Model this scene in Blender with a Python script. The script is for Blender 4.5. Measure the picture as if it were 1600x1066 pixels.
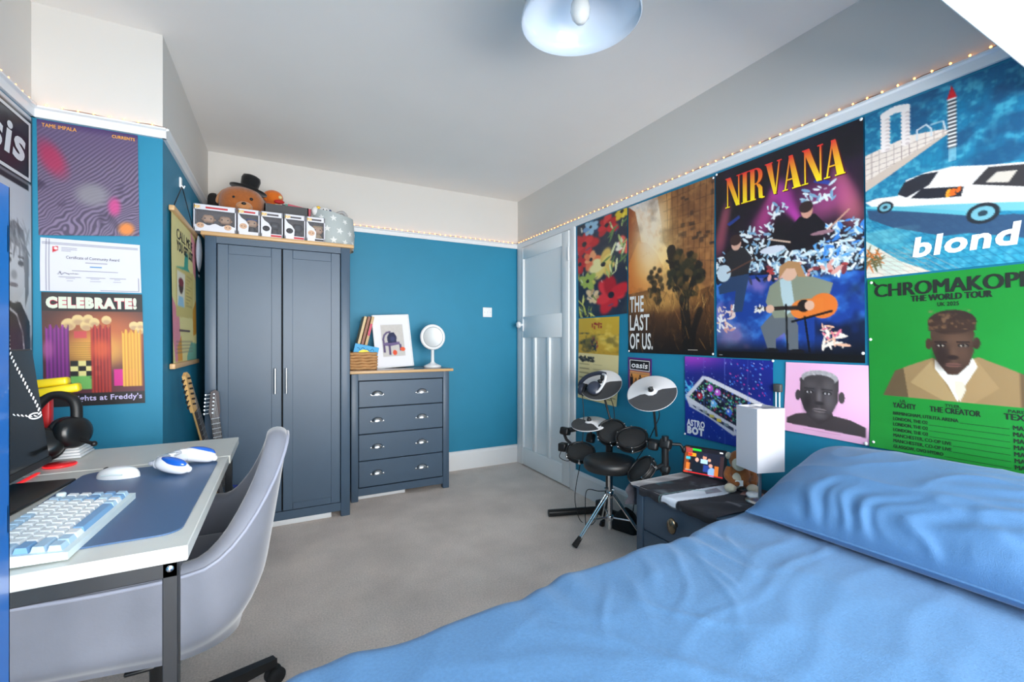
import bpy, bmesh, math, random
import numpy as np
from mathutils import Matrix, Vector, Euler

random.seed(7)
for o in list(bpy.data.objects):
    bpy.data.objects.remove(o)
SC = bpy.context.scene
COL = SC.collection
PI = math.pi

# ------------------------------------------------------------------ camera, world, lights, exposure
cam_d = bpy.data.cameras.new('camera')
cam = bpy.data.objects.new('camera', cam_d)
COL.objects.link(cam)
cam.location = (0, 0, 1.113)
cam.rotation_euler = (PI / 2, 0, -0.4793)
cam_d.sensor_width = 36
cam_d.lens = 36 * 690.87 / 1600
cam_d.clip_start = 0.02
SC.camera = cam

world = bpy.data.worlds.new('world')
SC.world = world
world.use_nodes = True
wn = world.node_tree.nodes
bg = wn['Background']
bg.inputs['Color'].default_value = (0.72, 0.86, 1.0, 1)
bg.inputs['Strength'].default_value = 1.6

def area_light(name, loc, rot, sx, sy, power, color):
    d = bpy.data.lights.new(name, 'AREA')
    d.shape = 'RECTANGLE'
    d.size, d.size_y, d.energy, d.color = sx, sy, power, color
    o = bpy.data.objects.new(name, d)
    COL.objects.link(o)
    o.location = loc
    o.rotation_euler = rot
    return o
# area lamp added in an invented window behind the camera to supply daylight
area_light('added_window_lamp', (0.55, -1.88, 1.15), (PI / 2 + 0.12, 0, 0), 2.4, 2.0, 205, (1.0, 0.975, 0.94))

SC.view_settings.view_transform = 'Standard'
SC.view_settings.look = 'None'
SC.view_settings.gamma = 1
SC.view_settings.use_curve_mapping = False
SC.view_settings.exposure = 0.38
SC.cycles.max_bounces = 14
SC.cycles.diffuse_bounces = 10

# ------------------------------------------------------------------ helpers
def lin(c):
    out = []
    for x in c[:3]:
        x = x / 255.0
        out.append(x / 12.92 if x <= 0.04045 else ((x + 0.055) / 1.055) ** 2.4)
    return tuple(out) + (1.0,)

MATS = {}
def mat(name, col, rough=0.5, metal=0.0, bump=0.0, bscale=60.0, var=0.0, vscale=6.0, emit=0.0, sheen=0.0, coat=0.0, trans=0.0, alpha=1.0, stretch=None):
    if name in MATS:
        return MATS[name]
    m = bpy.data.materials.new(name)
    m.use_nodes = True
    nt = m.node_tree
    b = nt.nodes['Principled BSDF']
    b.inputs['Base Color'].default_value = lin(col)
    b.inputs['Roughness'].default_value = rough
    b.inputs['Metallic'].default_value = metal
    if sheen:
        b.inputs['Sheen Weight'].default_value = sheen
        b.inputs['Sheen Roughness'].default_value = 0.4
    if coat:
        b.inputs['Coat Weight'].default_value = coat
        b.inputs['Coat Roughness'].default_value = 0.08
    if trans:
        b.inputs['Transmission Weight'].default_value = trans
    if alpha < 1:
        b.inputs['Alpha'].default_value = alpha
    if emit:
        b.inputs['Emission Color'].default_value = lin(col)
        b.inputs['Emission Strength'].default_value = emit
    tc = nt.nodes.new('ShaderNodeTexCoord')
    src = tc.outputs['Object']
    if stretch:
        mp = nt.nodes.new('ShaderNodeMapping')
        mp.inputs['Scale'].default_value = stretch
        nt.links.new(src, mp.inputs['Vector'])
        src = mp.outputs['Vector']
    if var:
        n = nt.nodes.new('ShaderNodeTexNoise')
        n.inputs['Scale'].default_value = vscale
        n.inputs['Detail'].default_value = 6
        nt.links.new(src, n.inputs['Vector'])
        mx = nt.nodes.new('ShaderNodeMix')
        mx.data_type = 'RGBA'
        c = lin(col)
        mx.inputs[6].default_value = tuple(max(0, v * (1 - var)) for v in c[:3]) + (1,)
        mx.inputs[7].default_value = tuple(min(1, v * (1 + var)) for v in c[:3]) + (1,)
        nt.links.new(n.outputs['Fac'], mx.inputs[0])
        nt.links.new(mx.outputs[2], b.inputs['Base Color'])
    if bump:
        n2 = nt.nodes.new('ShaderNodeTexNoise')
        n2.inputs['Scale'].default_value = bscale
        n2.inputs['Detail'].default_value = 4
        nt.links.new(src, n2.inputs['Vector'])
        bp = nt.nodes.new('ShaderNodeBump')
        bp.inputs['Strength'].default_value = bump
        bp.inputs['Distance'].default_value = 0.004
        nt.links.new(n2.outputs['Fac'], bp.inputs['Height'])
        nt.links.new(bp.outputs['Normal'], b.inputs['Normal'])
    MATS[name] = m
    return m

def attr_mat(name, rough=0.45, emit=0.0, coat=0.0, bump=0.0):
    """material whose colour is the printed colour stored on the sheet itself"""
    m = bpy.data.materials.new(name)
    m.use_nodes = True
    nt = m.node_tree
    b = nt.nodes['Principled BSDF']
    a = nt.nodes.new('ShaderNodeAttribute')
    a.attribute_name = 'ink'
    nt.links.new(a.outputs['Color'], b.inputs['Base Color'])
    b.inputs['Roughness'].default_value = rough
    if coat:
        b.inputs['Coat Weight'].default_value = coat
        b.inputs['Coat Roughness'].default_value = 0.25
    if emit:
        nt.links.new(a.outputs['Color'], b.inputs['Emission Color'])
        b.inputs['Emission Strength'].default_value = emit
    if bump:
        n2 = nt.nodes.new('ShaderNodeTexNoise')
        n2.inputs['Scale'].default_value = 300
        bp = nt.nodes.new('ShaderNodeBump')
        bp.inputs['Strength'].default_value = bump
        bp.inputs['Distance'].default_value = 0.002
        nt.links.new(n2.outputs['Fac'], bp.inputs['Height'])
        nt.links.new(bp.outputs['Normal'], b.inputs['Normal'])
    MATS[name] = m
    return m

def frame_from(z, x=None):
    z = Vector(z).normalized()
    x = Vector(x) if x is not None else (Vector((1, 0, 0)) if abs(z.x) < 0.9 else Vector((0, 1, 0)))
    y = z.cross(x).normalized()
    x = y.cross(z).normalized()
    return Matrix((x, y, z)).transposed().to_4x4()

class MB:
    """collects shapes; build() links them as ONE mesh object"""
    def __init__(s):
        s.v, s.f, s.sm, s.mi, s.cv = [], [], [], [], None
    def add(s, vs, fs, smooth=False, mi=0):
        n = len(s.v)
        s.v.extend([tuple(v) for v in vs])
        s.f.extend([tuple(i + n for i in f) for f in fs])
        s.sm.extend([smooth] * len(fs))
        s.mi.extend([mi] * len(fs))
        return s
    def box(s, c, d, rot=None, bevel=0.0, seg=2, mi=0, M=None):
        bm = bmesh.new()
        bmesh.ops.create_cube(bm, size=1)
        bmesh.ops.scale(bm, vec=Vector(d), verts=bm.verts)
        if bevel:
            bmesh.ops.bevel(bm, geom=bm.edges[:], offset=bevel, segments=seg, profile=0.5, affect='EDGES')
        R = Matrix.Identity(4)
        if rot is not None:
            R = Euler(rot).to_matrix().to_4x4()
        T = Matrix.Translation(Vector(c)) @ R
        if M is not None:
            T = M @ T
        bm.verts.index_update()
        s.add([T @ v.co for v in bm.verts], [[v.index for v in f.verts] for f in bm.faces], bevel > 0 and seg > 1, mi)
        bm.free()
        return s
    def bb(s, x0, x1, y0, y1, z0, z1, bevel=0.0, seg=2, mi=0, M=None):
        return s.box(((x0 + x1) / 2, (y0 + y1) / 2, (z0 + z1) / 2), (abs(x1 - x0), abs(y1 - y0), abs(z1 - z0)), None, bevel, seg, mi, M)
    def lathe(s, prof, n=24, M=None, smooth=True, mi=0, arc=2 * PI):
        M = M or Matrix.Identity(4)
        vs, fs = [], []
        full = abs(arc - 2 * PI) < 1e-6
        k = n if full else n + 1
        for r, z in prof:
            for i in range(k):
                a = arc * i / n
                vs.append(M @ Vector((r * math.cos(a), r * math.sin(a), z)))
        for j in range(len(prof) - 1):
            for i in range(n):
                i2 = (i + 1) % k
                fs.append((j * k + i, j * k + i2, (j + 1) * k + i2, (j + 1) * k + i))
        return s.add(vs, fs, smooth, mi)
    def cyl(s, p0, p1, r0, r1=None, n=16, mi=0, smooth=True, bevel=0.0):
        r1 = r0 if r1 is None else r1
        p0, p1 = Vector(p0), Vector(p1)
        L = (p1 - p0).length
        M = Matrix.Translation(p0) @ frame_from(p1 - p0)
        if bevel:
            prof = [(1e-5, 0), (r0 - bevel, 0), (r0, bevel), (r1, L - bevel), (r1 - bevel, L), (1e-5, L)]
            return s.lathe(prof, n, M, smooth, mi)
        vs, fs = [], []
        for r, z in ((r0, 0), (r1, L)):
            for i in range(n):
                a = 2 * PI * i / n
                vs.append(M @ Vector((r * math.cos(a), r * math.sin(a), z)))
        for i in range(n):
            fs.append((i, (i + 1) % n, n + (i + 1) % n, n + i))
        s.add(vs, fs, smooth, mi)
        s.add(vs[:n], [tuple(range(n - 1, -1, -1))], False, mi)
        s.add(vs[n:], [tuple(range(n))], False, mi)
        return s
    def tube(s, pts, r, n=8, closed=False, mi=0, caps=True):
        P = [Vector(p) for p in pts]
        k = len(P)
        rr = r if isinstance(r, (list, tuple)) else [r] * k
        vs, fs = [], []
        up = None
        for i in range(k):
            if closed:
                t = (P[(i + 1) % k] - P[i - 1])
            else:
                t = P[min(i + 1, k - 1)] - P[max(i - 1, 0)]
            if t.length < 1e-9:
                t = Vector((0, 0, 1))
            t.normalize()
            if up is None:
                up = Vector((0, 0, 1)) if abs(t.z) < 0.9 else Vector((1, 0, 0))
            x = up - t * up.dot(t)
            if x.length < 1e-6:
                x = Vector((1, 0, 0)) - t * t.x
            x.normalize()
            up = x
            y = t.cross(x)
            for j in range(n):
                a = 2 * PI * j / n
                vs.append(P[i] + (x * math.cos(a) + y * math.sin(a)) * rr[i])
        m = k if closed else k - 1
        for i in range(m):
            i2 = (i + 1) % k
            for j in range(n):
                fs.append((i * n + j, i * n + (j + 1) % n, i2 * n + (j + 1) % n, i2 * n + j))
        s.add(vs, fs, True, mi)
        if caps and not closed:
            s.add(vs[:n], [tuple(range(n - 1, -1, -1))], False, mi)
            s.add(vs[-n:], [tuple(range(n))], False, mi)
        return s
    def ball(s, c, r, M=None, nu=20, nv=12, mi=0, power=1.0):
        r = (r, r, r) if isinstance(r, (int, float)) else r
        R = M or Matrix.Identity(4)
        c = Vector(c)
        def sp(x):
            return math.copysign(abs(x) ** power, x)
        vs, fs = [], []
        for j in range(1, nv):
            th = PI * j / nv
            for i in range(nu):
                a = 2 * PI * i / nu
                p = Vector((r[0] * sp(math.sin(th)) * sp(math.cos(a)), r[1] * sp(math.sin(th)) * sp(math.sin(a)), r[2] * sp(math.cos(th))))
                vs.append(c + R @ p)
        for j in range(nv - 2):
            for i in range(nu):
                fs.append((j * nu + i, (j + 1) * nu + i, (j + 1) * nu + (i + 1) % nu, j * nu + (i + 1) % nu))
        t, b = len(vs), len(vs) + 1
        vs.append(c + R @ Vector((0, 0, r[2])))
        vs.append(c + R @ Vector((0, 0, -r[2])))
        for i in range(nu):
            fs.append((t, i, (i + 1) % nu))
            fs.append((b, (nv - 2) * nu + (i + 1) % nu, (nv - 2) * nu + i))
        return s.add(vs, fs, True, mi)
    def prism(s, poly, depth, M=None, mi=0, smooth=False):
        """2-D outline extruded along local +z"""
        M = M or Matrix.Identity(4)
        n = len(poly)
        vs = [M @ Vector((x, y, 0)) for x, y in poly] + [M @ Vector((x, y, depth)) for x, y in poly]
        fs = [(i, (i + 1) % n, n + (i + 1) % n, n + i) for i in range(n)]
        s.add(vs, fs, smooth, mi)
        s.add(vs[:n], [tuple(range(n - 1, -1, -1))], False, mi)
        s.add(vs[n:], [tuple(range(n))], False, mi)
        return s
    def grid(s, fn, nu, nv, smooth=True, mi=0, wrap_u=False):
        vs = [fn(i / nu, j / nv) for j in range(nv + 1) for i in range(nu + (0 if wrap_u else 1))]
        k = nu if wrap_u else nu + 1
        fs = [(j * k + i, j * k + (i + 1) % k, (j + 1) * k + (i + 1) % k, (j + 1) * k + i) for j in range(nv) for i in range(nu)]
        return s.add(vs, fs, smooth, mi)
    def build(s, name, mats, parent=None, origin=None):
        """origin: world point subtracted from world-space vertices (defaults to the root's location)"""
        me = bpy.data.meshes.new(name)
        v = s.v
        o3 = origin
        if o3 is None and parent is not None:
            r = parent
            while r.parent is not None:
                r = r.parent
            o3 = ROOT_ORIGIN.get(r.name)
        if o3 is not None:
            v = [(a - o3[0], b - o3[1], c - o3[2]) for a, b, c in v]
        me.from_pydata(v, [], s.f)
        mats = mats if isinstance(mats, (list, tuple)) else [mats]
        for m in mats:
            me.materials.append(m)
        me.polygons.foreach_set('use_smooth', s.sm)
        me.polygons.foreach_set('material_index', s.mi)
        if s.cv is not None:
            ca = me.color_attributes.new('ink', 'FLOAT_COLOR', 'POINT')
            ca.data.foreach_set('color', np.asarray(s.cv, dtype=np.float32).ravel())
        me.update()
        o = bpy.data.objects.new(name, me)
        COL.objects.link(o)
        if parent is not None:
            o.parent = parent
        return o

ROOT_ORIGIN = {}
def thing(name, label, cat, loc=(0, 0, 0), rotz=0.0, group=None, world=False, rot=None):
    """an Empty at the thing's base; world=True: its parts are modelled in room coordinates"""
    o = bpy.data.objects.new(name, None)
    o.empty_display_size = 0.05
    COL.objects.link(o)
    o.location = loc
    o.rotation_euler = rot if rot is not None else (0, 0, rotz)
    o['label'], o['category'] = label, cat
    if group:
        o['group'] = group
    if world:
        ROOT_ORIGIN[o.name] = loc
    return o
def tag(o, label, cat, group=None):
    o['label'], o['category'] = label, cat
    if group:
        o['group'] = group
    return o
def struct(o):
    o['kind'] = 'structure'
    return o
def single(name, mb, mats, label, cat, loc=(0, 0, 0), world=True, rot=(0, 0, 0), group=None):
    """a thing that is one mesh; world=True: vertices are in room coordinates"""
    o = mb.build(name, mats, None, loc if world else None)
    o.location = loc
    o.rotation_euler = rot
    return tag(o, label, cat, group)
def share(mesh_obj, name, parent, loc, rot=(0, 0, 0), scale=(1, 1, 1)):
    """a copy of a part that shares its mesh"""
    c = mesh_obj.copy()
    c.name = name
    COL.objects.link(c)
    c.parent = parent
    c.location, c.rotation_euler, c.scale = loc, rot, scale
    return c
def smoothstep(a, b, x):
    t = max(0.0, min(1.0, (x - a) / (b - a)))
    return t * t * (3 - 2 * t)
def spline(pts, n=6):
    """Catmull-Rom through the points"""
    P = [Vector(p) for p in pts]
    P = [P[0] * 2 - P[1]] + P + [P[-1] * 2 - P[-2]]
    out = []
    for i in range(1, len(P) - 2):
        a, b, c, d = P[i - 1], P[i], P[i + 1], P[i + 2]
        for k in range(n):
            t = k / n
            out.append(0.5 * ((2 * b) + (c - a) * t + (2 * a - 5 * b + 4 * c - d) * t * t + (3 * b - a - 3 * c + d) * t ** 3))
    out.append(P[-2])
    return out
def vnoise(x, y, z=0.0):
    from mathutils import noise
    return noise.noise(Vector((x, y, z)))

# ------------------------------------------------------------------ materials
WHITE = mat('white_wall_paint', (214, 211, 206), 0.75, bump=0.05, bscale=25)
CEIL = mat('ceiling_paint', (238, 235, 231), 0.9, bump=0.06, bscale=18, var=0.03, vscale=3)
TEAL = mat('teal_wall_paint', (26, 128, 162), 0.55, bump=0.06, bscale=30, var=0.08, vscale=4)
GLOSSW = mat('white_gloss_paint', (226, 228, 230), 0.32)
DOORW = mat('door_paint', (232, 236, 238), 0.35)
NAVY = mat('slate_blue_furniture', (66, 86, 106), 0.42, var=0.06, vscale=9, bump=0.02, bscale=80)
OAK = mat('oak_edge', (205, 166, 118), 0.4, var=0.16, vscale=14, stretch=(1, 8, 8))
DARKGAP = mat('shadow_gap_black', (14, 15, 17), 0.9)
STEEL = mat('brushed_steel', (200, 202, 205), 0.28, 1.0)
CHROME = mat('chrome', (225, 225, 225), 0.12, 1.0)
BLACKM = mat('black_metal', (22, 23, 25), 0.38)
BLACKP = mat('black_plastic', (20, 21, 23), 0.45)
BLACKR = mat('black_rubber', (26, 27, 29), 0.75)
WHITEP = mat('white_plastic', (232, 234, 236), 0.3)
PRINT = attr_mat('printed_paper', 0.42, coat=0.12)
PRINTM = attr_mat('printed_matt', 0.7)
CLOTHPR = attr_mat('printed_cloth', 0.85, bump=0.3)
SCREEN = attr_mat('lit_screen', 0.2, emit=0.9)
PAPER = mat('white_paper', (236, 236, 234), 0.6)
LAVENDER_CH = mat('grey_velvet', (112, 115, 126), 0.75, sheen=0.45, var=0.32, vscale=5, bump=0.05, bscale=160)

# ------------------------------------------------------------------ room
WR, WB, WL, WQ, WW, WF = 1.935, 3.608, -0.446, 2.328, -0.844, -1.9   # right, back, chimney side, chimney front, left, window side
ZR, ZC = 2.004, 2.40
ZS, YS = 1.83, 0.412     # underside and room-side edge of the ceiling beam
carpet = mat('grey_carpet', (218, 205, 196), 0.95, bump=0.7, bscale=200, var=0.42, vscale=150)
nt = carpet.node_tree
b = nt.nodes['Principled BSDF']
# soft lighter/darker patches where the pile has been brushed
mxn = [n for n in nt.nodes if n.bl_idname == 'ShaderNodeMix'][0]
tcn = [n for n in nt.nodes if n.bl_idname == 'ShaderNodeTexCoord'][0]
n3 = nt.nodes.new('ShaderNodeTexNoise'); n3.inputs['Scale'].default_value = 3.2; n3.inputs['Detail'].default_value = 3
nt.links.new(tcn.outputs['Object'], n3.inputs['Vector'])
m3 = nt.nodes.new('ShaderNodeMix'); m3.data_type = 'RGBA'; m3.blend_type = 'MULTIPLY'; m3.inputs[0].default_value = 1.0
rp = nt.nodes.new('ShaderNodeMapRange'); rp.inputs[1].default_value = 0.3; rp.inputs[2].default_value = 0.7; rp.inputs[3].default_value = 0.84; rp.inputs[4].default_value = 1.08
nt.links.new(n3.outputs['Fac'], rp.inputs[0])
nt.links.new(mxn.outputs[2], m3.inputs[6]); nt.links.new(rp.outputs[0], m3.inputs[7])
nt.links.new(m3.outputs[2], b.inputs['Base Color'])
struct(MB().bb(WW - 0.1, WR + 0.1, WF - 0.1, WB + 0.1, -0.08, 0).build('floor', carpet))
struct(MB().bb(WW - 0.1, WR + 0.1, WF - 0.1, WB + 0.1, ZC, ZC + 0.08).build('ceiling', CEIL))
# boxed-in beam dropping from the ceiling in front of the window end of the room
struct(MB().bb(WW, WR, YS - 0.36, YS, ZS, ZC, bevel=0.004, seg=1).build('ceiling_beam', mat('beam_paint', (236, 236, 236), 0.7)))

def two_tone(name, x0, x1, y0, y1, zlow=0.0, ztop=ZC + 0.08):
    m = MB()
    m.bb(x0, x1, y0, y1, zlow, ZR - 0.03, mi=0)
    m.bb(x0, x1, y0, y1, ZR - 0.03, ztop, mi=1)
    return struct(m.build(name, [TEAL, WHITE]))
two_tone('wall_right', WR, WR + 0.1, WF - 0.1, WB + 0.1)
two_tone('wall_back', WL - 0.5, WR, WB, WB + 0.1)
two_tone('wall_left', WW - 0.1, WW, WF - 0.1, WQ + 0.1)
two_tone('wall_chimney', WW, WL, WQ, WB)
# unseen wall with a tall window invented for the daylight: sill wall, piers, lintel
m = MB()
m.bb(WW, WR, WF - 0.1, WF, 0, 0.12)
m.bb(WW, WW + 0.16, WF - 0.1, WF, 0.12, ZC)
m.bb(WR - 0.16, WR, WF - 0.1, WF, 0.12, ZC)
m.bb(WW, WR, WF - 0.1, WF, 2.20, ZC)
struct(m.build('wall_window', [TEAL]))
wf = MB()
for x in (WW + 0.16, 0.09, 1.0, WR - 0.205):
    wf.bb(x, x + 0.045, WF - 0.085, WF - 0.03, 0.12, 2.20)
for z in (0.12, 2.155):
    wf.bb(WW + 0.16, WR - 0.16, WF - 0.085, WF - 0.03, z, z + 0.045)
w1 = struct(wf.build('invented_window_1', [WHITEP]))
MB().bb(WW + 0.12, WR - 0.12, WF - 0.06, WF + 0.05, 0.095, 0.122, bevel=0.004).build('invented_window_sill', [GLOSSW], w1)

# picture rails (a flat board with a rounded top lip) and skirting boards
def board_along(name, p0, p1, n, prof, matr):
    """profile (distance from wall, z) swept from p0 to p1 along a wall with normal n"""
    mb = MB()
    k = len(prof)
    vs = [(p0[0] + n[0] * d, p0[1] + n[1] * d, z) for d, z in prof] + [(p1[0] + n[0] * d, p1[1] + n[1] * d, z) for d, z in prof]
    mb.add(vs, [(i, (i + 1) % k, k + (i + 1) % k, k + i) for i in range(k)] + [tuple(range(k - 1, -1, -1)), tuple(range(k, 2 * k))])
    return struct(mb.build(name, [matr]))
RAILP = [(0, ZR - 0.042), (0.012, ZR - 0.042), (0.014, ZR - 0.012), (0.024, ZR - 0.008), (0.024, ZR - 0.001), (0.016, ZR), (0, ZR)]
SKIRTP = [(0, 0), (0.018, 0), (0.018, 0.135), (0.013, 0.15), (0.006, 0.158), (0, 0.16)]
board_along('trim_1', (WR, YS), (WR, WB), (-1, 0), RAILP, GLOSSW)
board_along('trim_2', (WR, WB), (WL, WB), (0, -1), RAILP, GLOSSW)
board_along('trim_3', (WL, WB), (WL, WQ - 0.014), (1, 0), RAILP, GLOSSW)
board_along('trim_4', (WL + 0.014, WQ), (WW, WQ), (0, -1), RAILP, GLOSSW)
board_along('trim_5', (WW, WQ), (WW, YS), (1, 0), RAILP, GLOSSW)
board_along('baseboard_back', (WR, WB), (WL, WB), (0, -1), SKIRTP, GLOSSW)
board_along('baseboard_right', (WR, WF), (WR, 2.69), (-1, 0), SKIRTP, GLOSSW)
board_along('baseboard_left', (WW, WQ), (WW, WF), (1, 0), SKIRTP, GLOSSW)
board_along('baseboard_chimney', (WL, WB), (WL, WQ), (1, 0), SKIRTP, GLOSSW)

# panelled door in the right wall, with its architrave
m = MB()
m.bb(WR - 0.016, WR, 2.69, 2.752, 0, ZR - 0.042, bevel=0.004)
m.bb(WR - 0.016, WR, 3.497, 3.59, 0, ZR - 0.042, bevel=0.004)
m.bb(WR - 0.016, WR, 2.752, 3.497, 1.955, ZR - 0.042)
struct(m.build('trim_6', [GLOSSW]))
d1 = struct(MB().bb(WR - 0.006, WR + 0.02, 2.752, 3.497, 0.006, 1.955).build('door_1', [DOORW]))
def rail_piece(y0, y1, z0, z1, nm):
    MB().bb(WR - 0.022, WR - 0.004, y0, y1, z0, z1, bevel=0.0035, seg=2).build(nm, [DOORW], d1)
rail_piece(2.756, 2.85, 0.01, 1.95, 'door_stile')
rail_piece(3.467, 3.494, 0.01, 1.95, 'door_stile')
rail_piece(2.85, 3.467, 1.845, 1.95, 'door_rail')
rail_piece(2.85, 3.467, 1.142, 1.33, 'door_rail')
rail_piece(2.85, 3.467, 0.01, 0.163, 'door_rail')
rail_piece(3.03, 3.068, 0.163, 1.142, 'door_muntin')
rail_piece(3.254, 3.30, 0.163, 1.142, 'door_muntin')
MB().bb(WR - 0.028, WR - 0.02, 2.746, 2.772, 1.72, 1.82, bevel=0.002).cyl((WR - 0.028, 2.752, 1.72), (WR - 0.028, 2.752, 1.82), 0.006, n=10).build('hinge', [GLOSSW], d1)
kn = MB()
kn.bb(WR - 0.028, WR - 0.018, 3.455, 3.49, 1.20, 1.31, bevel=0.003)
kn.lathe([(0.001, 0.062), (0.018, 0.061), (0.028, 0.052), (0.03, 0.042), (0.024, 0.03), (0.011, 0.022), (0.011, 0)], 20, Matrix.Translation((WR - 0.02, 3.472, 1.257)) @ frame_from((-1, 0, 0)))
kn.build('door_knob', [WHITEP], d1)

# ------------------------------------------------------------------ printed sheets: painted in numpy, stored as colours on the sheet's own mesh
class Cv:
    """a picture in unit coordinates (x right, y down), painted at twice its final resolution"""
    def __init__(s, nx, ny, bg):
        s.nx, s.ny = nx, ny
        s.W, s.H = (nx + 1) * 2, (ny + 1) * 2
        s.asp = ny / nx                      # height / width
        s.a = np.zeros((s.H, s.W, 3))
        s.a[:] = np.array(bg) / 255.0
        s.x = (np.arange(s.W) + 0.5) / s.W
        s.y = (np.arange(s.H) + 0.5) / s.H
        s.rng = np.random.RandomState(5)
    def _win(s, x0, x1, y0, y1):
        i0, i1 = max(0, int(x0 * s.W) - 1), min(s.W, int(x1 * s.W) + 2)
        j0, j1 = max(0, int(y0 * s.H) - 1), min(s.H, int(y1 * s.H) + 2)
        if i1 <= i0 or j1 <= j0:
            return None
        X, Y = np.meshgrid(s.x[i0:i1], s.y[j0:j1])
        return slice(j0, j1), slice(i0, i1), X, Y
    def _put(s, sy, sx, k, col):
        k = k[..., None]
        s.a[sy, sx] = s.a[sy, sx] * (1 - k) + np.array(col)[..., :] / 255.0 * k
    def rect(s, x0, y0, x1, y1, col, a=1.0):
        w = s._win(x0, x1, y0, y1)
        if w:
            sy, sx, X, Y = w
            s._put(sy, sx, ((X >= x0) & (X <= x1) & (Y >= y0) & (Y <= y1)) * a, col)
    def vgrad(s, y0, y1, c0, c1, x0=0.0, x1=1.0):
        w = s._win(x0, x1, y0, y1)
        sy, sx, X, Y = w
        t = np.clip((Y - y0) / (y1 - y0), 0, 1)[..., None]
        m = ((X >= x0) & (X <= x1) & (Y >= y0) & (Y <= y1))[..., None]
        s.a[sy, sx] = np.where(m, (np.array(c0) * (1 - t) + np.array(c1) * t) / 255.0, s.a[sy, sx])
    def ell(s, cx, cy, rx, ry, col, a=1.0, soft=0.0, rot=0.0):
        R = max(rx, ry * s.asp) * (1.3 + soft)
        w = s._win(cx - R, cx + R, cy - R / s.asp, cy + R / s.asp)
        if not w:
            return
        sy, sx, X, Y = w
        dx, dy = X - cx, (Y - cy) * s.asp
        c, n = math.cos(rot), math.sin(rot)
        d = np.sqrt(((dx * c + dy * n) / rx) ** 2 + ((-dx * n + dy * c) / (ry * s.asp)) ** 2)
        k = np.clip((1 + soft - d) / (2 * soft), 0, 1) if soft else (d <= 1) * 1.0
        if soft:
            k = k * k * (3 - 2 * k)
        s._put(sy, sx, k * a, col)
    def poly(s, pts, col, a=1.0):
        xs, ys = [p[0] for p in pts], [p[1] for p in pts]
        w = s._win(min(xs), max(xs), min(ys), max(ys))
        if not w:
            return
        sy, sx, X, Y = w
        ins = np.zeros(X.shape, bool)
        n = len(pts)
        for i in range(n):
            x0, y0 = pts[i]
            x1, y1 = pts[(i + 1) % n]
            if y0 == y1:
                continue
            c = ((Y < y0) != (Y < y1)) & (X < (x1 - x0) * (Y - y0) / (y1 - y0) + x0)
            ins ^= c
        s._put(sy, sx, ins * a, col)
    def line(s, pts, w, col, a=1.0):
        for (x0, y0), (x1, y1) in zip(pts[:-1], pts[1:]):
            r = w
            win = s._win(min(x0, x1) - r, max(x0, x1) + r, min(y0, y1) - r / s.asp, max(y0, y1) + r / s.asp)
            if not win:
                continue
            sy, sx, X, Y = win
            ax, ay, bx, by = x0, y0 * s.asp, x1, y1 * s.asp
            px, py = X, Y * s.asp
            L = (bx - ax) ** 2 + (by - ay) ** 2 + 1e-12
            t = np.clip(((px - ax) * (bx - ax) + (py - ay) * (by - ay)) / L, 0, 1)
            d = np.hypot(px - ax - t * (bx - ax), py - ay - t * (by - ay))
            s._put(sy, sx, (d <= w / 2) * a, col)
    def noise(s, sc, seed=1, octv=3):
        r = np.random.RandomState(seed)
        out = np.zeros((s.H, s.W))
        amp, tot = 1.0, 0.0
        for o in range(octv):
            gx, gy = max(2, int(sc * 2 ** o)), max(2, int(sc * s.asp * 2 ** o))
            g = r.rand(gy + 2, gx + 2)
            X, Y = s.x * gx, s.y * gy
            i, j = X.astype(int), Y.astype(int)
            fx, fy = X - i, Y - j
            fx, fy = fx * fx * (3 - 2 * fx), (fy * fy * (3 - 2 * fy))[:, None]
            A = g[j][:, i] * (1 - fx) + g[j][:, i + 1] * fx
            B = g[j + 1][:, i] * (1 - fx) + g[j + 1][:, i + 1] * fx
            out += amp * (A * (1 - fy) + B * fy)
            tot += amp
            amp *= 0.55
        return out / tot
    def tint(s, n, lo, hi, col, a=1.0, region=None):
        k = np.clip((n - lo) / (hi - lo), 0, 1) * a
        if region is not None:
            x0, y0, x1, y1 = region
            k = k * ((s.x >= x0) & (s.x <= x1))[None, :] * ((s.y >= y0) & (s.y <= y1))[:, None]
        s._put(slice(None), slice(None), k, col)
    def mul(s, n, lo, hi):
        s.a *= (lo + (hi - lo) * n)[..., None]
    def flower(s, cx, cy, r, cols, n=5, seed=0, core=None):
        R = random.Random(seed)
        for k in range(n):
            a = 2 * PI * k / n + R.random() * 0.6
            rr = r * (0.75 + 0.5 * R.random())
            s.ell(cx + math.cos(a) * rr * 0.5, cy + math.sin(a) * rr * 0.5 / s.asp, rr * 0.55, rr * 0.33 / s.asp, R.choice(cols), rot=a, soft=0.25)
        if core:
            s.ell(cx, cy, r * 0.2, r * 0.2 / s.asp, core)
    def leaves(s, n, x0, y0, x1, y1, L, w, cols, seed=0, up=None, a=1.0):
        R = random.Random(seed)
        for k in range(n):
            x, y = x0 + (x1 - x0) * R.random(), y0 + (y1 - y0) * R.random()
            an = R.random() * 2 * PI if up is None else up + (R.random() - 0.5) * 1.4
            l = L * (0.5 + R.random())
            s.ell(x, y, l, w * l / s.asp, R.choice(cols), a, 0, an)
    def colours(s):
        a = np.clip(s.a, 0, 1)
        a = (a[0::2, 0::2] + a[1::2, 0::2] + a[0::2, 1::2] + a[1::2, 1::2]) / 4
        l = np.where(a <= 0.04045, a / 12.92, ((a + 0.055) / 1.055) ** 2.4)
        return np.concatenate([l, np.ones(l.shape[:2] + (1,))], -1).astype(np.float32)

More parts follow.
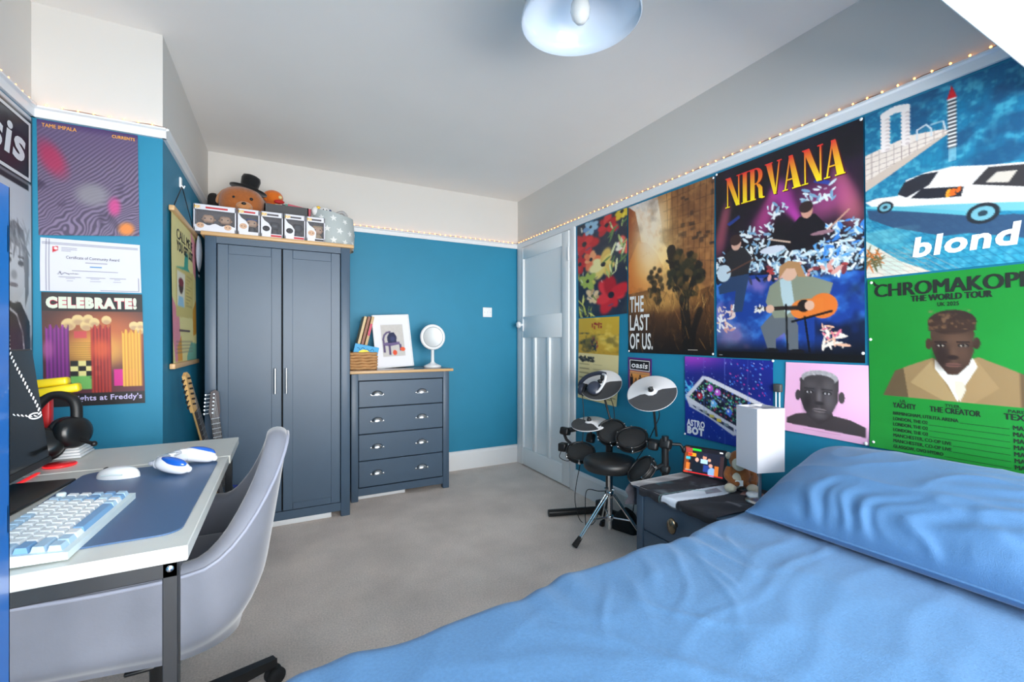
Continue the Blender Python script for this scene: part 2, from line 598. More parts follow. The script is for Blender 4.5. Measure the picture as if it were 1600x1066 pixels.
class Sheet:
    """a printed sheet hung between four corners (TL, TR, BR, BL), with real lettering geometry on it"""
    def __init__(s, corners, off=0.004, wave=0.0012, seed=0, curl=None):
        s.c = [Vector(p) for p in corners]
        s.n = (s.c[3] - s.c[0]).cross(s.c[1] - s.c[0]).normalized()
        s.off, s.wave, s.seed, s.curl = off, wave, seed, curl
        s.groups = []
    def at(s, u, v, lift=0.0):
        a, b, c, d = s.c
        p = a * (1 - u) * (1 - v) + b * u * (1 - v) + c * u * v + d * (1 - u) * v
        w = s.off + lift + s.wave * (math.sin(u * 5 + s.seed) * math.sin(v * 4 + s.seed * 2) + 1)
        if s.curl:
            w += s.curl(u, v)
        return p + s.n * w
    def mesh(s, cv, name, m, parent):
        nx, ny = cv.nx, cv.ny
        a, b, c, d = [np.array(p) for p in s.c]
        U, V = np.meshgrid(np.linspace(0, 1, nx + 1), np.linspace(0, 1, ny + 1))
        P = (a * ((1 - U) * (1 - V))[..., None] + b * (U * (1 - V))[..., None] + c * (U * V)[..., None] + d * ((1 - U) * V)[..., None])
        w = s.off + s.wave * (np.sin(U * 5 + s.seed) * np.sin(V * 4 + s.seed * 2) + 1)
        if s.curl:
            w = w + np.vectorize(s.curl)(U, V)
        P = P + np.array(s.n) * w[..., None]
        o3 = np.array(ROOT_ORIGIN.get(parent.name, (0, 0, 0)))
        P = (P - o3).reshape(-1, 3)
        k = nx + 1
        I = (np.arange(ny)[:, None] * k + np.arange(nx)[None, :]).ravel()
        F = np.stack([I, I + k, I + k + 1, I + 1], -1)
        me = bpy.data.meshes.new(name)
        me.vertices.add(len(P)); me.vertices.foreach_set('co', P.astype(np.float32).ravel())
        me.loops.add(F.size); me.loops.foreach_set('vertex_index', F.astype(np.int32).ravel())
        me.polygons.add(len(F)); me.polygons.foreach_set('loop_start', np.arange(0, F.size, 4, dtype=np.int32))
        me.polygons.foreach_set('use_smooth', np.ones(len(F), bool))
        me.materials.append(m)
        me.update(calc_edges=True)
        ca = me.color_attributes.new('ink', 'FLOAT_COLOR', 'POINT')
        ca.data.foreach_set('color', cv.colours().ravel())
        o = bpy.data.objects.new(name, me)
        COL.objects.link(o)
        o.parent = parent
        return o
    def tri(s, uv, faces, col, lift=0.0012, new=True):
        if new or not s.groups:
            s.groups.append(([], [], []))
        tv, tf, tc = s.groups[-1]
        n = len(tv)
        tv += [s.at(u, v, lift) for u, v in uv]
        tf += [tuple(i + n for i in f) for f in faces]
        tc += [col(u, v) if callable(col) else lin(col) for u, v in uv]
    def text(s, t, x, y, w, h, col, bold=0.0, shear=0.0, lift=0.0012, slope=0.0, outline=None, new=True, fat=0.0):
        if 'm' in t.lower() and bold:      # thicken by overprinting instead
            fat, bold = max(fat, w / len(t) * bold * 1.6), 0.0
        if outline:
            s.text(t, x, y, w, h, outline[0], bold + outline[1], shear, lift - 0.0005, slope)
            new = False
        uv, fs = text_mesh(t, bold, shear)
        out = [(x + p[0] * w, y + (1 - p[1]) * h + slope * p[0] * w) for p in uv]
        s.tri(out, fs, col, lift, new)
        for k in (1, 2) if fat else ():
            s.tri([(p[0] + fat * k / 2, p[1]) for p in out], fs, col, lift + k * .00005, False)
    def finish(s, parent, m, name='lettering'):
        for tv, tf, tc in s.groups:
            mb = MB()
            mb.add(tv, tf)
            mb.cv = tc
            mb.build(name, [m], parent)

TEXTS = {}
def text_mesh(t, bold=0.0, shear=0.0):
    """outline lettering, normalised to its own unit box"""
    key = (t, bold, shear)
    if key not in TEXTS:
        cu = bpy.data.curves.new('lettering', 'FONT')
        cu.body, cu.size, cu.offset, cu.shear, cu.resolution_u, cu.fill_mode = t, 1.0, bold, shear, 3, 'FRONT'
        cu.space_character = 1 + bold * 2.6
        o = bpy.data.objects.new('lettering', cu)
        COL.objects.link(o)
        dg = bpy.context.evaluated_depsgraph_get()
        me = bpy.data.meshes.new_from_object(o.evaluated_get(dg))
        P = np.array([v.co[:2] for v in me.vertices])
        F = [tuple(p.vertices) for p in me.polygons]
        bpy.data.objects.remove(o); bpy.data.curves.remove(cu); bpy.data.meshes.remove(me)
        lo, hi = P.min(0), P.max(0)
        TEXTS[key] = ([tuple(q) for q in (P - lo) / np.maximum(hi - lo, 1e-6)], F)
    return TEXTS[key]

def on_right(q):
    return [(WR, y, z) for y, z in q]
def on_q(q):
    return [(x, WQ, z) for x, z in q]
def on_left(q, x):
    return [(x, y, z) for y, z in q]

def poster(corners, cv, label, seed=0, m=None, off=0.004, wave=0.0012, cat='poster', name='poster', curl=None):
    c = [Vector(p) for p in corners]
    base = tuple((c[2] + c[3]) / 2)
    t = thing(name, label, cat, base, world=True)
    s = Sheet(corners, off, wave, seed, curl)
    s.mesh(cv, 'sheet', m or PRINT, t)
    return t, s

def tacks(t, s, spots, r=0.006):
    for u, v in spots:
        p = s.at(u, v, 0.002)
        MB().ball(p, (r * 0.5, r, r), nu=8, nv=6).build('tack', [PAPER], t)

# ---- floral painting
cv = Cv(62, 118, (34, 38, 58))
cv.tint(cv.noise(5, 3), 0.45, 0.75, (52, 62, 66), 0.8)
cv.tint(cv.noise(7, 9), 0.6, 0.8, (28, 60, 100), 0.9, (0, 0, 0.5, 0.35))
for x, y, r, cs, sd in ((.16, .22, .26, [(196, 26, 34), (214, 44, 44), (168, 18, 30)], 1), (.62, .10, .2, [(206, 30, 40), (186, 22, 34), (222, 60, 56)], 2),
                        (.05, .42, .2, [(188, 22, 30), (206, 46, 40)], 3), (.7, .80, .3, [(200, 26, 38), (222, 46, 52), (174, 14, 28)], 4), (.3, .06, .14, [(150, 190, 214), (104, 150, 196)], 5),
                        (.9, .02, .16, [(238, 214, 70), (226, 190, 40)], 6), (.93, .35, .18, [(232, 90, 74), (244, 236, 214), (214, 60, 60)], 7), (.3, .4, .18, [(232, 118, 74), (238, 160, 110)], 8),
                        (.55, .48, .24, [(232, 206, 110), (222, 184, 92), (238, 226, 160)], 9), (.22, .62, .18, [(206, 196, 90), (160, 180, 80)], 10), (.32, .78, .14, [(226, 196, 150), (196, 160, 110)], 11)):
    cv.flower(x, y, r, cs, 7, sd, (30, 24, 34))
cv.leaves(26, .6, .1, 1, .6, .09, .16, [(176, 194, 112), (222, 224, 170), (96, 130, 70)], 2, up=1.9)
cv.leaves(20, 0, .8, .4, 1, .08, .14, [(226, 222, 120), (190, 190, 84), (120, 140, 60)], 3, up=1.2)
cv.leaves(24, 0, 0, 1, 1, .05, .2, [(226, 186, 60), (230, 230, 210), (60, 80, 120), (200, 50, 60)], 4, a=.8)
t, s = poster(on_right([(2.669, 1.955), (2.138, 1.955), (2.138, 1.287), (2.653, 1.282)]), cv, 'red poppy and yellow flower art print next to the door frame', 1)

# ---- golden print over a cream credits panel
cv = Cv(50, 112, (214, 176, 46))
cv.vgrad(0, .44, (206, 170, 40), (190, 150, 40))
n = cv.noise(4, 21, 4)
cv.tint(n, .5, .75, (238, 214, 110), .8, (.3, 0, 1, .44))
cv.tint(cv.noise(6, 8, 4), .45, .65, (58, 60, 40), .95, (0, .18, .45, .42))
cv.tint(cv.noise(5, 18, 4), .5, .7, (120, 104, 40), .8, (.2, .2, 1, .42))
cv.leaves(14, .36, .24, .5, .4, .05, .3, [(20, 30, 40), (150, 60, 40), (40, 80, 110)], 5, up=1.5)
cv.rect(0, .435, 1, 1, (222, 206, 150))
cv.leaves(50, .04, .47, .42, .53, .035, .6, [(40, 38, 36), (90, 84, 74)], 6)
for k in range(7):
    cv.rect(.05, .56 + k * .055, .30, .572 + k * .055, (110, 98, 66), .7)
    cv.rect(.40, .56 + k * .055, .62, .568 + k * .055, (140, 126, 90), .6)
for y, x1 in ((.86, .95), (.885, .7), (.91, .95), (.935, .85)):
    cv.rect(.35, y, x1, y + .012, (90, 84, 70), .8)
for k, (x, y, w, h) in enumerate(((.36, .07, .03, .05), (.41, .06, .06, .03), (.41, .1, .03, .04), (.46, .075, .05, .02), (.52, .06, .03, .07), (.56, .07, .05, .02), (.57, .1, .04, .03))):
    cv.rect(x, y, x + w, y + h, (150, 30, 20))
t, s = poster(on_right([(2.653, 1.277), (2.212, 1.272), (2.226, 0.687), (2.662, 0.70)]), cv, 'gold print with cream lower panel, hanging under the floral print', 2,
              curl=lambda u, v: 0.012 * max(0, v - .8) * 5 * u)

# ---- film-still style poster: overgrown street in golden light (figures left out)
cv = Cv(118, 176, (120, 78, 40))
cv.vgrad(0, .5, (232, 226, 222), (250, 186, 92))
cv.vgrad(.5, 1, (206, 140, 70), (20, 14, 12))
n1 = cv.noise(6, 4, 5); n2 = cv.noise(14, 12, 4)
cv.poly([(0, 0), (.10, .05), (.16, .2), (.20, .33), (.12, .42), (0, .48)], (150, 74, 32))
cv.poly([(.14, .25), (.26, .28), (.38, .36), (.46, .46), (.40, .60), (0, .62), (0, .40)], (196, 104, 36))
cv.poly([(.39, 0), (1, 0), (1, .66), (.82, .56), (.62, .46), (.46, .30), (.43, .16)], (146, 96, 54))
cv.poly([(.39, 0), (.55, 0), (.52, .3), (.46, .30), (.43, .16)], (190, 134, 74))
for k in range(9):
    cv.line([(.5 + k * .06, 0), (.52 + k * .055, .42 + k * .02)], .008, (70, 42, 26), .6)
for k in range(7):
    cv.line([(.45 + k * .01, .05 + k * .06), (1, .02 + k * .075)], .008, (78, 48, 30), .5)
for k in range(26):
    R = random.Random(k)
    x, y = .56 + .42 * R.random(), .02 + .36 * R.random()
    cv.rect(x, y, x + .03 + .03 * R.random(), y + .012 + .02 * R.random(), R.choice([(60, 40, 30), (168, 120, 74), (44, 32, 26)]), .7)
cv.ell(.34, .36, .22, .22, (255, 220, 140), .85, .95)
cv.ell(.3, .2, .16, .2, (240, 226, 214), .7, .9)
cv.poly([(0, .6), (.4, .58), (.62, .66), (1, .6), (1, 1), (0, 1)], (92, 56, 28), .8)
cv.ell(.42, .66, .3, .06, (232, 176, 90), .7, .9)
cv.tint(n1, .5, .8, (70, 40, 22), .4)
cv.tint(n2, .55, .8, (214, 150, 84), .35)
# leafy dark tree and bush growing out of the street
for pts_, w_ in (([(.74, 1), (.72, .84), (.70, .70), (.66, .58), (.58, .46), (.55, .36)], .10), ([(.70, .70), (.78, .58), (.84, .47)], .055), ([(.66, .58), (.63, .47), (.66, .38)], .04), ([(.76, 1), (.80, .84), (.86, .74)], .06), ([(.58, .46), (.50, .42)], .025), ([(.78, .58), (.90, .55)], .03)):
    cv.line(pts_, w_, (36, 28, 20), .95)
for k in range(90):
    R = random.Random(k + 900)
    an, rr = R.random() * 2 * PI, R.random() ** .6
    cv.ell(.70 + .19 * rr * math.cos(an), .52 + .15 * rr * math.sin(an), .022 + .02 * R.random(), .012 + .010 * R.random(), R.choice([(44, 42, 26), (62, 54, 30), (28, 26, 20), (96, 72, 38)]), .85, .3, R.random() * 3)
for k in range(46):
    R = random.Random(k + 300)
    an, rr = R.random() * 2 * PI, R.random() ** .6
    cv.ell(.36 + .09 * rr * math.cos(an), .56 + .13 * rr * math.sin(an), .02 + .015 * R.random(), .010 + .01 * R.random(), R.choice([(60, 50, 30), (84, 64, 36), (44, 36, 24)]), .8, .3)
cv.vgrad(.9, 1, (24, 18, 16), (10, 8, 8)) if False else cv.tint(np.repeat(np.clip((cv.y - .72) / .28, 0, 1)[:, None], cv.W, 1), 0, 1, (10, 8, 8), .9)
cv.leaves(150, 0, .62, 1, .97, .05, .05, [(40, 26, 16), (20, 14, 10), (110, 74, 36), (168, 116, 58)], 5, up=1.57, a=.7)
cv.leaves(60, .2, .60, 1, .72, .04, .06, [(236, 190, 110), (200, 140, 70)], 8, up=1.57, a=.6)
t, s = poster(on_right([(2.127, 1.952), (1.504, 1.944), (1.506, 1.038), (2.127, 1.041)]), cv, 'tall golden-brown ruined city street poster with white title, beside the floral print', 3)
for k, (tx, w) in enumerate((('THE', .19), ('LAST', .265), ('OF US.', .31))):
    s.text(tx, .022, .618 + k * .125, w, .108, (226, 226, 224), .022)
s.tri([(.74, .968), (.84, .968), (.84, .973), (.74, .973)], [(0, 1, 2, 3)], (150, 140, 130))
s.finish(t, PRINTM)
tacks(t, s, ((.01, .99), (.99, .99), (.99, .01)))

# ---- band poster: stage with coloured beams, white lilies, seated players
cv = Cv(180, 262, (22, 18, 24))
cv.tint(cv.noise(8, 5, 4), .4, .8, (38, 22, 44), .8)
def beam(x0, y0, x1, y1, w0, w1, col, a):
    for k in range(14):
        t_ = k / 13
        cv.ell(x0 + (x1 - x0) * t_, y0 + (y1 - y0) * t_, w0 + (w1 - w0) * t_, .045, col, a, .9, math.atan2((y1 - y0) * cv.asp, x1 - x0) - PI / 2)
beam(.1, .2, .02, .42, .035, .05, (206, 96, 120), .16)
beam(.47, .19, .36, .36, .025, .07, (210, 70, 150), .18)
beam(.50, .19, .63, .36, .06, .015, (220, 70, 190), .28)
beam(.86, .19, .95, .40, .03, .06, (214, 110, 130), .22)
cv.ell(.80, .30, .12, .07, (206, 90, 150), .7, .9)
cv.ell(.66, .24, .2, .08, (120, 40, 110), .5, .9)
cv.poly([(.10, .29), (.2, .26), (.21, .275), (.12, .305)], (30, 60, 150), .8)
cv.poly([(.74, .19), (.82, .22), (.81, .235), (.72, .205)], (34, 70, 170), .8)
# floor
cv.poly([(0, .60), (.3, .58), (1, .62), (1, .97), (0, .98)], (22, 58, 140))
cv.tint(cv.noise(9, 33, 4), .5, .72, (58, 124, 206), .85, (0, .6, 1, .95))
cv.tint(cv.noise(6, 34, 3), .55, .75, (150, 120, 190), .7, (0, .6, .6, .95))
cv.tint(cv.noise(5, 35, 3), .55, .75, (10, 14, 30), .8, (.72, .6, 1, .97))
cv.ell(.1, .9, .16, .07, (120, 110, 140), .6, .8)
cv.tint(np.repeat(np.clip((cv.y - .9) / .08, 0, 1)[:, None], cv.W, 1), 0, 1, (10, 10, 14), 1)
# lilies
WHT = [(206, 220, 226), (168, 196, 208), (226, 232, 232), (120, 160, 190)]
cv.leaves(120, .02, .50, 1, .62, .03, .3, [(18, 24, 40), (30, 44, 66), (60, 60, 90)], 12)
for k, (x0, y0, x1, y1, n_) in enumerate(((.2, .34, .46, .56, 120), (.45, .46, .66, .60, 70), (.72, .40, 1, .58, 130), (.66, .50, .98, .62, 70), (.4, .24, .56, .32, 16), (.66, .22, .84, .3, 24), (0, .44, .08, .54, 16))):
    cv.leaves(n_, x0, y0, x1, y1, .022, .32, WHT, 30 + k)
cv.leaves(40, .72, .4, 1, .56, .02, .35, [(60, 130, 210), (90, 160, 220)], 50)
cv.leaves(24, .42, .55, .9, .62, .02, .5, [(170, 60, 60), (220, 160, 150), (120, 50, 60)], 51)
cv.leaves(40, .02, .73, .16, .86, .022, .35, [(226, 200, 190), (206, 150, 140), (230, 226, 226)], 52)
cv.leaves(26, .76, .84, .9, .93, .03, .22, [(236, 180, 150), (226, 120, 140), (240, 226, 210)], 53)
# seated drummer, seen from the waist up
cv.poly([(.52, .45), (.58, .38), (.63, .345), (.73, .345), (.79, .40), (.78, .46), (.7, .49), (.56, .49)], (20, 16, 24))
cv.ell(.68, .325, .036, .032, (206, 150, 130)); cv.ell(.675, .305, .042, .026, (50, 34, 34))
cv.line([(.44, .42), (.57, .45)], .012, (200, 170, 150)); cv.line([(.92, .36), (.8, .43)], .01, (200, 150, 130))
cv.ell(.45, .47, .09, .018, (206, 210, 220)); cv.ell(.77, .435, .07, .009, (150, 110, 120))
# bass player on a stool
cv.poly([(.07, .46), (.14, .425), (.24, .43), (.30, .49), (.27, .57), (.12, .585), (.10, .5)], (38, 36, 40))
cv.poly([(.12, .575), (.28, .57), (.25, .66), (.22, .76), (.15, .76), (.17, .65), (.03, .66), (.02, .62)], (40, 62, 96))
cv.ell(.175, .405, .04, .035, (206, 160, 140)); cv.ell(.17, .385, .047, .028, (56, 36, 34))
cv.ell(.07, .55, .06, .045, (190, 206, 216)); cv.line([(.1, .55), (.32, .50)], .012, (90, 60, 50))
# guitarist on a stool
cv.poly([(.36, .84), (.46, .77), (.58, .78), (.62, .84), (.62, .95), (.55, .95), (.53, .87), (.47, .90), (.47, .95), (.41, .945)], (98, 104, 110))
cv.poly([(.40, .72), (.43, .645), (.50, .615), (.60, .605), (.72, .625), (.83, .66), (.80, .73), (.68, .80), (.46, .80)], (132, 138, 118))
cv.poly([(.50, .62), (.57, .60), (.6, .76), (.54, .79), (.51, .7)], (176, 196, 200))
cv.ell(.565, .585, .055, .045, (216, 172, 146)); cv.poly([(.49, .62), (.5, .555), (.56, .535), (.63, .55), (.67, .62), (.62, .615), (.60, .575), (.545, .57)], (176, 130, 86))
cv.ell(.77, .755, .085, .055, (222, 116, 44)); cv.ell(.635, .765, .065, .042, (226, 124, 50)); cv.rect(.64, .72, .77, .80, (224, 120, 46)); cv.ell(.655, .75, .04, .028, (30, 22, 22))
cv.poly([(.34, .742), (.64, .748), (.64, .768), (.34, .76)], (40, 30, 28)); cv.leaves(12, .31, .735, .38, .765, .012, .5, [(226, 220, 210)], 3)
cv.ell(.43, .755, .03, .02, (216, 172, 146)); cv.ell(.69, .75, .03, .022, (216, 172, 146))
cv.line([(.54, .74), (.55, .97)], .012, (14, 14, 18)); cv.line([(.58, .82), (.82, .78)], .014, (10, 10, 14)); cv.line([(.66, .80), (.69, .96)], .012, (10, 10, 14))
cv.ell(.44, .955, .05, .012, (20, 20, 26)); cv.ell(.61, .958, .05, .012, (20, 20, 26))
cv.vgrad(.965, 1, (12, 11, 13), (14, 13, 15))
t, s = poster(on_right([(1.498, 1.95), (.862, 1.95), (.856, 1.03), (1.489, 1.033)]), cv, 'large dark concert stage poster with red-to-yellow band name lettering', 4)
def didone(ch):
    """condensed high-contrast capitals as polygons in a unit box"""
    th, tn, se = .30, .07, .035
    def serif(x0, x1, top):
        y = 1 - se if top else 0
        return [(x0, y), (x1, y), (x1, y + se), (x0, y + se)]
    P = []
    if ch == 'N':
        P = [[(.12, 0), (.12 + tn, 0), (.12 + tn, 1), (.12, 1)], [(.06, 1), (.36, 1), (.94, 0), (.70, 0)], [(.84, .0), (.92, 0), (.92, 1), (.84, 1)], serif(0, .3, False), serif(.02, .3, True), serif(.74, 1, True)]
    elif ch == 'I':
        P = [[(.22, 0), (.78, 0), (.78, 1), (.22, 1)], serif(0, 1, True), serif(0, 1, False)]
    elif ch == 'R':
        arc = [(.46 + .42 * math.sin(a), .74 + .26 * math.cos(a)) for a in [PI * k / 10 for k in range(11)]]
        arci = [(.46 + .16 * math.sin(a), .74 + .215 * math.cos(a)) for a in [PI * (10 - k) / 10 for k in range(11)]]
        P = [[(.10, 0), (.38, 0), (.38, 1), (.10, 1)], [(.36, 1)] + arc + [(.36, .48), (.36, .52)] + arci + [(.36, .955)],
             [(.50, .50), (.70, .46), (.86, .34), (.88, .06), (.96, .03), (1, .04), (1, 0), (.84, -.01), (.64, .03), (.61, .34), (.50, .46)], serif(0, .46, False), serif(0, .4, True)]
    elif ch == 'V':
        P = [[(.06, 1), (.40, 1), (.68, 0), (.52, 0)], [(.60, .06), (.68, .06), (.90, 1), (.82, 1)], serif(0, .46, True), serif(.72, 1, True)]
    elif ch == 'A':
        P = [[(.34, 1), (.56, 1), (.96, 0), (.62, 0)], [(.36, .94), (.44, .94), (.18, 0), (.10, 0)], [(.22, .28), (.7, .28), (.7, .32), (.22, .32)], serif(0, .3, False), serif(.52, 1, False)]
    return P
def grad_name(u, v):
    t_ = min(1, max(0, (v - .05) / .15))
    a, b = lin((232, 44, 46)), lin((250, 226, 20))
    m_ = lin((244, 130, 30))
    return tuple((a[i] * (1 - 2 * t_) + m_[i] * 2 * t_) if t_ < .5 else (m_[i] * (2 - 2 * t_) + b[i] * (2 * t_ - 1)) for i in range(3)) + (1,)
x = .085
for ch, w in zip('NIRVANA', (.135, .062, .125, .125, .13, .135, .125)):
    fresh = True
    for sh, colr, lf in (((.008, .004), (90, 20, 14), .0010), ((0, 0), grad_name, .0016)):
        for pl in didone(ch):
            s.tri([(x + px * w * .96 + sh[0], .205 - py * .158 + sh[1]) for px, py in pl], [tuple(range(len(pl)))], colr, lf, fresh)
            fresh = False
    x += w * .985
s.tri([(.02, .985), (.05, .985), (.05, .989), (.02, .989)], [(0, 1, 2, 3)], (130, 130, 130))
s.finish(t, PRINTM)
tacks(t, s, ((.01, .005), (.99, .005), (.99, .96)))

# ---- swimming-pool poster with a white car
cv = Cv(196, 194, (30, 140, 176))
w1_, w2_ = cv.noise(40, 3, 2), cv.noise(7, 6, 3)
cv.vgrad(0, 1, (16, 104, 146), (56, 160, 184))
cv.tint(w1_, .45, .75, (110, 216, 228), .75)
cv.tint(w1_, .2, .45, (12, 80, 124), .35)
cv.tint(w2_, .52, .66, (24, 70, 110), .75, (.1, 0, 1, .5))
for k in range(34):      # tile joints on the pool floor
    cv.line([(k * .04 - .3, .55), (k * .04 + .12, 1)], .0035, (20, 90, 120), .5)
for k in range(15):
    cv.line([(0, .52 + k * .035), (1, .60 + k * .035)], .0035, (20, 90, 120), .45)
for k in range(24):
    cv.line([(.2 + k * .04, .02), (.12 + k * .045, .5)], .003, (16, 84, 116), .3)
cv.poly([(0, .25), (.22, .21), (.36, .235), (.39, .255), (.12, .40), (0, .46)], (222, 208, 196))
for k in range(11):
    cv.line([(0 + k * .036, .25 - k * .004), (k * .036 - .0, .46 - k * .019)], .0035, (150, 130, 126), .8)
for k in range(6):
    cv.line([(0, .27 + k * .034), (.39 - k * .045, .248 + k * .026)], .0035, (150, 130, 126), .8)
cv.poly([(0, .415), (.10, .365), (.37, .262), (.39, .262), (.12, .41), (0, .47)], (196, 178, 164))
for k in range(9):   # ribbed arch
    cv.ell(.105, .07 + k * .022, .024, .016, (236, 224, 218)); cv.ell(.2, .07 + k * .022, .022, .016, (232, 220, 214))
    cv.ell(.115 + k * .0, .075 + k * .022, .012, .008, (196, 176, 172), .7); cv.ell(.208, .075 + k * .022, .01, .008, (190, 172, 170), .7)
for k in range(7):
    cv.ell(.1 + k * .017, .045 - .012 * math.sin(k / 6 * PI), .02, .022, (238, 228, 222))
cv.line([(.25, .25), (.25, .195), (.29, .18), (.31, .21), (.31, .25)], .008, (196, 204, 210)); cv.line([(.31, .19), (.36, .19), (.37, .24)], .007, (196, 204, 210))
for k in range(13):   # striped mooring pole
    cv.rect(.378, .085 + k * .0205, .413, .0955 + k * .0205, (238, 236, 234)); cv.rect(.378, .0955 + k * .0205, .413, .1055 + k * .0205, (26, 28, 34))
cv.poly([(.395, .015), (.416, .085), (.376, .085)], (200, 26, 34)); cv.rect(.38, .34, .41, .42, (190, 214, 220), .4)
cv.poly([(.01, .585), (.27, .66), (.5, .745), (.62, .76), (.9, .86), (.7, .90), (.46, .82), (.36, .815), (.13, .715), (.02, .64)], (48, 66, 98), .85)
# car
cv.poly([(.0, .535), (.06, .525), (.16, .54), (.2, .46), (.28, .447), (.39, .448), (.53, .49), (.66, .52), (.9, .58), (.97, .64), (.96, .76), (.84, .80), (.57, .73), (.46, .735), (.44, .72), (.15, .62), (.05, .585)], (226, 220, 214))
cv.poly([(.0, .56), (.16, .60), (.44, .70), (.47, .735), (.44, .72), (.15, .622), (.05, .588), (.0, .57)], (96, 186, 200))
cv.poly([(.14, .60), (.3, .63), (.57, .69), (.9, .77), (.84, .80), (.57, .735), (.44, .722), (.15, .622)], (88, 170, 186), .85)
cv.poly([(.16, .53), (.19, .472), (.27, .45), (.34, .458), (.30, .52), (.2, .56)], (40, 40, 48))
cv.poly([(.22, .57), (.27, .53), (.44, .57), (.43, .62), (.3, .595)], (36, 36, 44)); cv.leaves(10, .38, .575, .43, .60, .015, .5, [(240, 160, 40), (220, 100, 30)], 4)
cv.poly([(.47, .57), (.53, .50), (.66, .53), (.9, .60), (.86, .68), (.66, .64)], (54, 50, 52)); cv.poly([(.52, .575), (.56, .535), (.63, .55), (.60, .60)], (200, 190, 178))
for xx, yy, r_ in ((.1, .59, .04), (.51, .73, .062), (.9, .80, .05)):
    cv.ell(xx, yy, r_, r_ * .85, (34, 40, 48)); cv.ell(xx, yy, r_ * .7, r_ * .58, (110, 170, 184)); cv.ell(xx, yy, r_ * .3, r_ * .24, (40, 60, 72))
# paved beach corner
cv.poly([(0, .77), (.06, .82), (.17, .92), (.31, 1), (0, 1)], (226, 208, 190))
cv.tint(w2_, .3, .6, (140, 200, 196), .35, (0, .72, .3, 1))
for k in range(9):
    cv.line([(k * .04 - .1, .84), (k * .04 + .1, 1)], .003, (170, 150, 140), .7); cv.line([(0, .84 + k * .025), (.3, .9 + k * .025)], .003, (170, 150, 140), .6)
cv.leaves(26, -.02, .84, .07, .95, .04, .1, [(70, 84, 50), (110, 96, 60), (200, 110, 50)], 6)
t, s = poster(on_right([(.857, 1.952), (.247, 1.952), (.247, 1.347), (.852, 1.347)]), cv, 'square turquoise swimming-pool poster with white sports car', 5)
s.text('blond', .225, .80, .42, .115, (236, 242, 244), .035, .12)
s.finish(t, PRINTM)

# ---- green tour poster
cv = Cv(190, 196, (24, 126, 42))
cv.tint(cv.noise(4, 3, 3), .3, .8, (30, 138, 50), .6)
cv.poly([(.07, .685), (.13, .54), (.2, .505), (.3, .46), (.38, .50), (.48, .45), (.6, .51), (.68, .555), (.72, .685)], (142, 116, 78))
cv.poly([(.07, .685), (.13, .54), (.17, .52), (.19, .685)], (94, 76, 52)); cv.poly([(.62, .52), (.68, .555), (.72, .685), (.62, .685)], (100, 80, 54))
cv.poly([(.2, .60), (.3, .47), (.36, .62), (.4, .685), (.34, .685)], (160, 134, 92)); cv.poly([(.55, .60), (.47, .46), (.42, .60), (.40, .685), (.46, .685)], (154, 126, 86))
cv.poly([(.31, .47), (.38, .55), (.46, .455), (.475, .5), (.42, .61), (.395, .685), (.36, .60), (.31, .52)], (226, 224, 214)); cv.poly([(.385, .575), (.42, .575), (.43, .62), (.405, .685), (.385, .63)], (206, 196, 176))
cv.poly([(.295, .33), (.46, .33), (.465, .42), (.445, .49), (.40, .545), (.36, .545), (.325, .49), (.3, .42)], (66, 46, 36))
cv.ell(.38, .335, .088, .075, (70, 50, 38)); cv.ell(.38, .27, .098, .065, (52, 36, 28)); cv.rect(.285, .26, .475, .315, (58, 40, 30))
cv.tint(cv.noise(60, 4, 2), .55, .8, (150, 112, 76), .5, (.285, .2, .475, .31))
cv.ell(.285, .385, .014, .03, (66, 46, 34)); cv.ell(.475, .38, .014, .03, (60, 42, 32))
cv.ell(.40, .36, .05, .03, (104, 76, 58), .6, .8); cv.ell(.385, .44, .016, .04, (110, 82, 64), .6, .7); cv.ell(.42, .43, .03, .05, (96, 70, 54), .6, .9); cv.ell(.335, .45, .03, .06, (36, 24, 20), .7, .8)
for xx in (.335, .425):
    cv.ell(xx, .392, .022, .010, (28, 20, 18)); cv.ell(xx, .394, .013, .006, (190, 178, 160)); cv.ell(xx, .394, .006, .006, (20, 14, 12)); cv.rect(xx - .026, .37, xx + .026, .377, (24, 16, 14), .8)
cv.ell(.383, .455, .022, .012, (30, 20, 18), .8, .3); cv.ell(.384, .495, .034, .011, (112, 76, 66)); cv.rect(.35, .494, .418, .4975, (30, 18, 18))
t, s = poster(on_right([(.848, 1.340), (.248, 1.340), (.225, .722), (.838, .725)]), cv, 'bright green tour poster with man in tan suit and black date list', 6, wave=0.0025,
              curl=lambda u, v: 0.010 * max(0, v - .85) * 6 * max(0, .25 - u) * 4)
K = (18, 26, 20)
s.text('CHROMAKOPIA', .035, .035, .68, .075, K, .008, fat=.008)
s.tri([(.04, .045), (.03, .03), (.032, .01), (.045, .03), (.06, .04)], [(0, 1, 2, 3, 4)], K)
s.text('THE WORLD TOUR', .21, .115, .326, .034, K, .008, fat=.004)
s.text('UK 2025', .325, .16, .088, .022, K, .02)
s.text('LIL', .15, .703, .028, .015, K, .02); s.text('YACHTY', .115, .722, .105, .03, K, .006, fat=.002)
s.text('TYLER,', .345, .703, .062, .018, K, .015); s.text('THE CREATOR', .28, .722, .20, .03, K, .006, fat=.002)
s.text('PARIS', .578, .700, .06, .016, K, .015); s.text('TEXAS', .562, .720, .11, .03, K, .006, fat=.002)
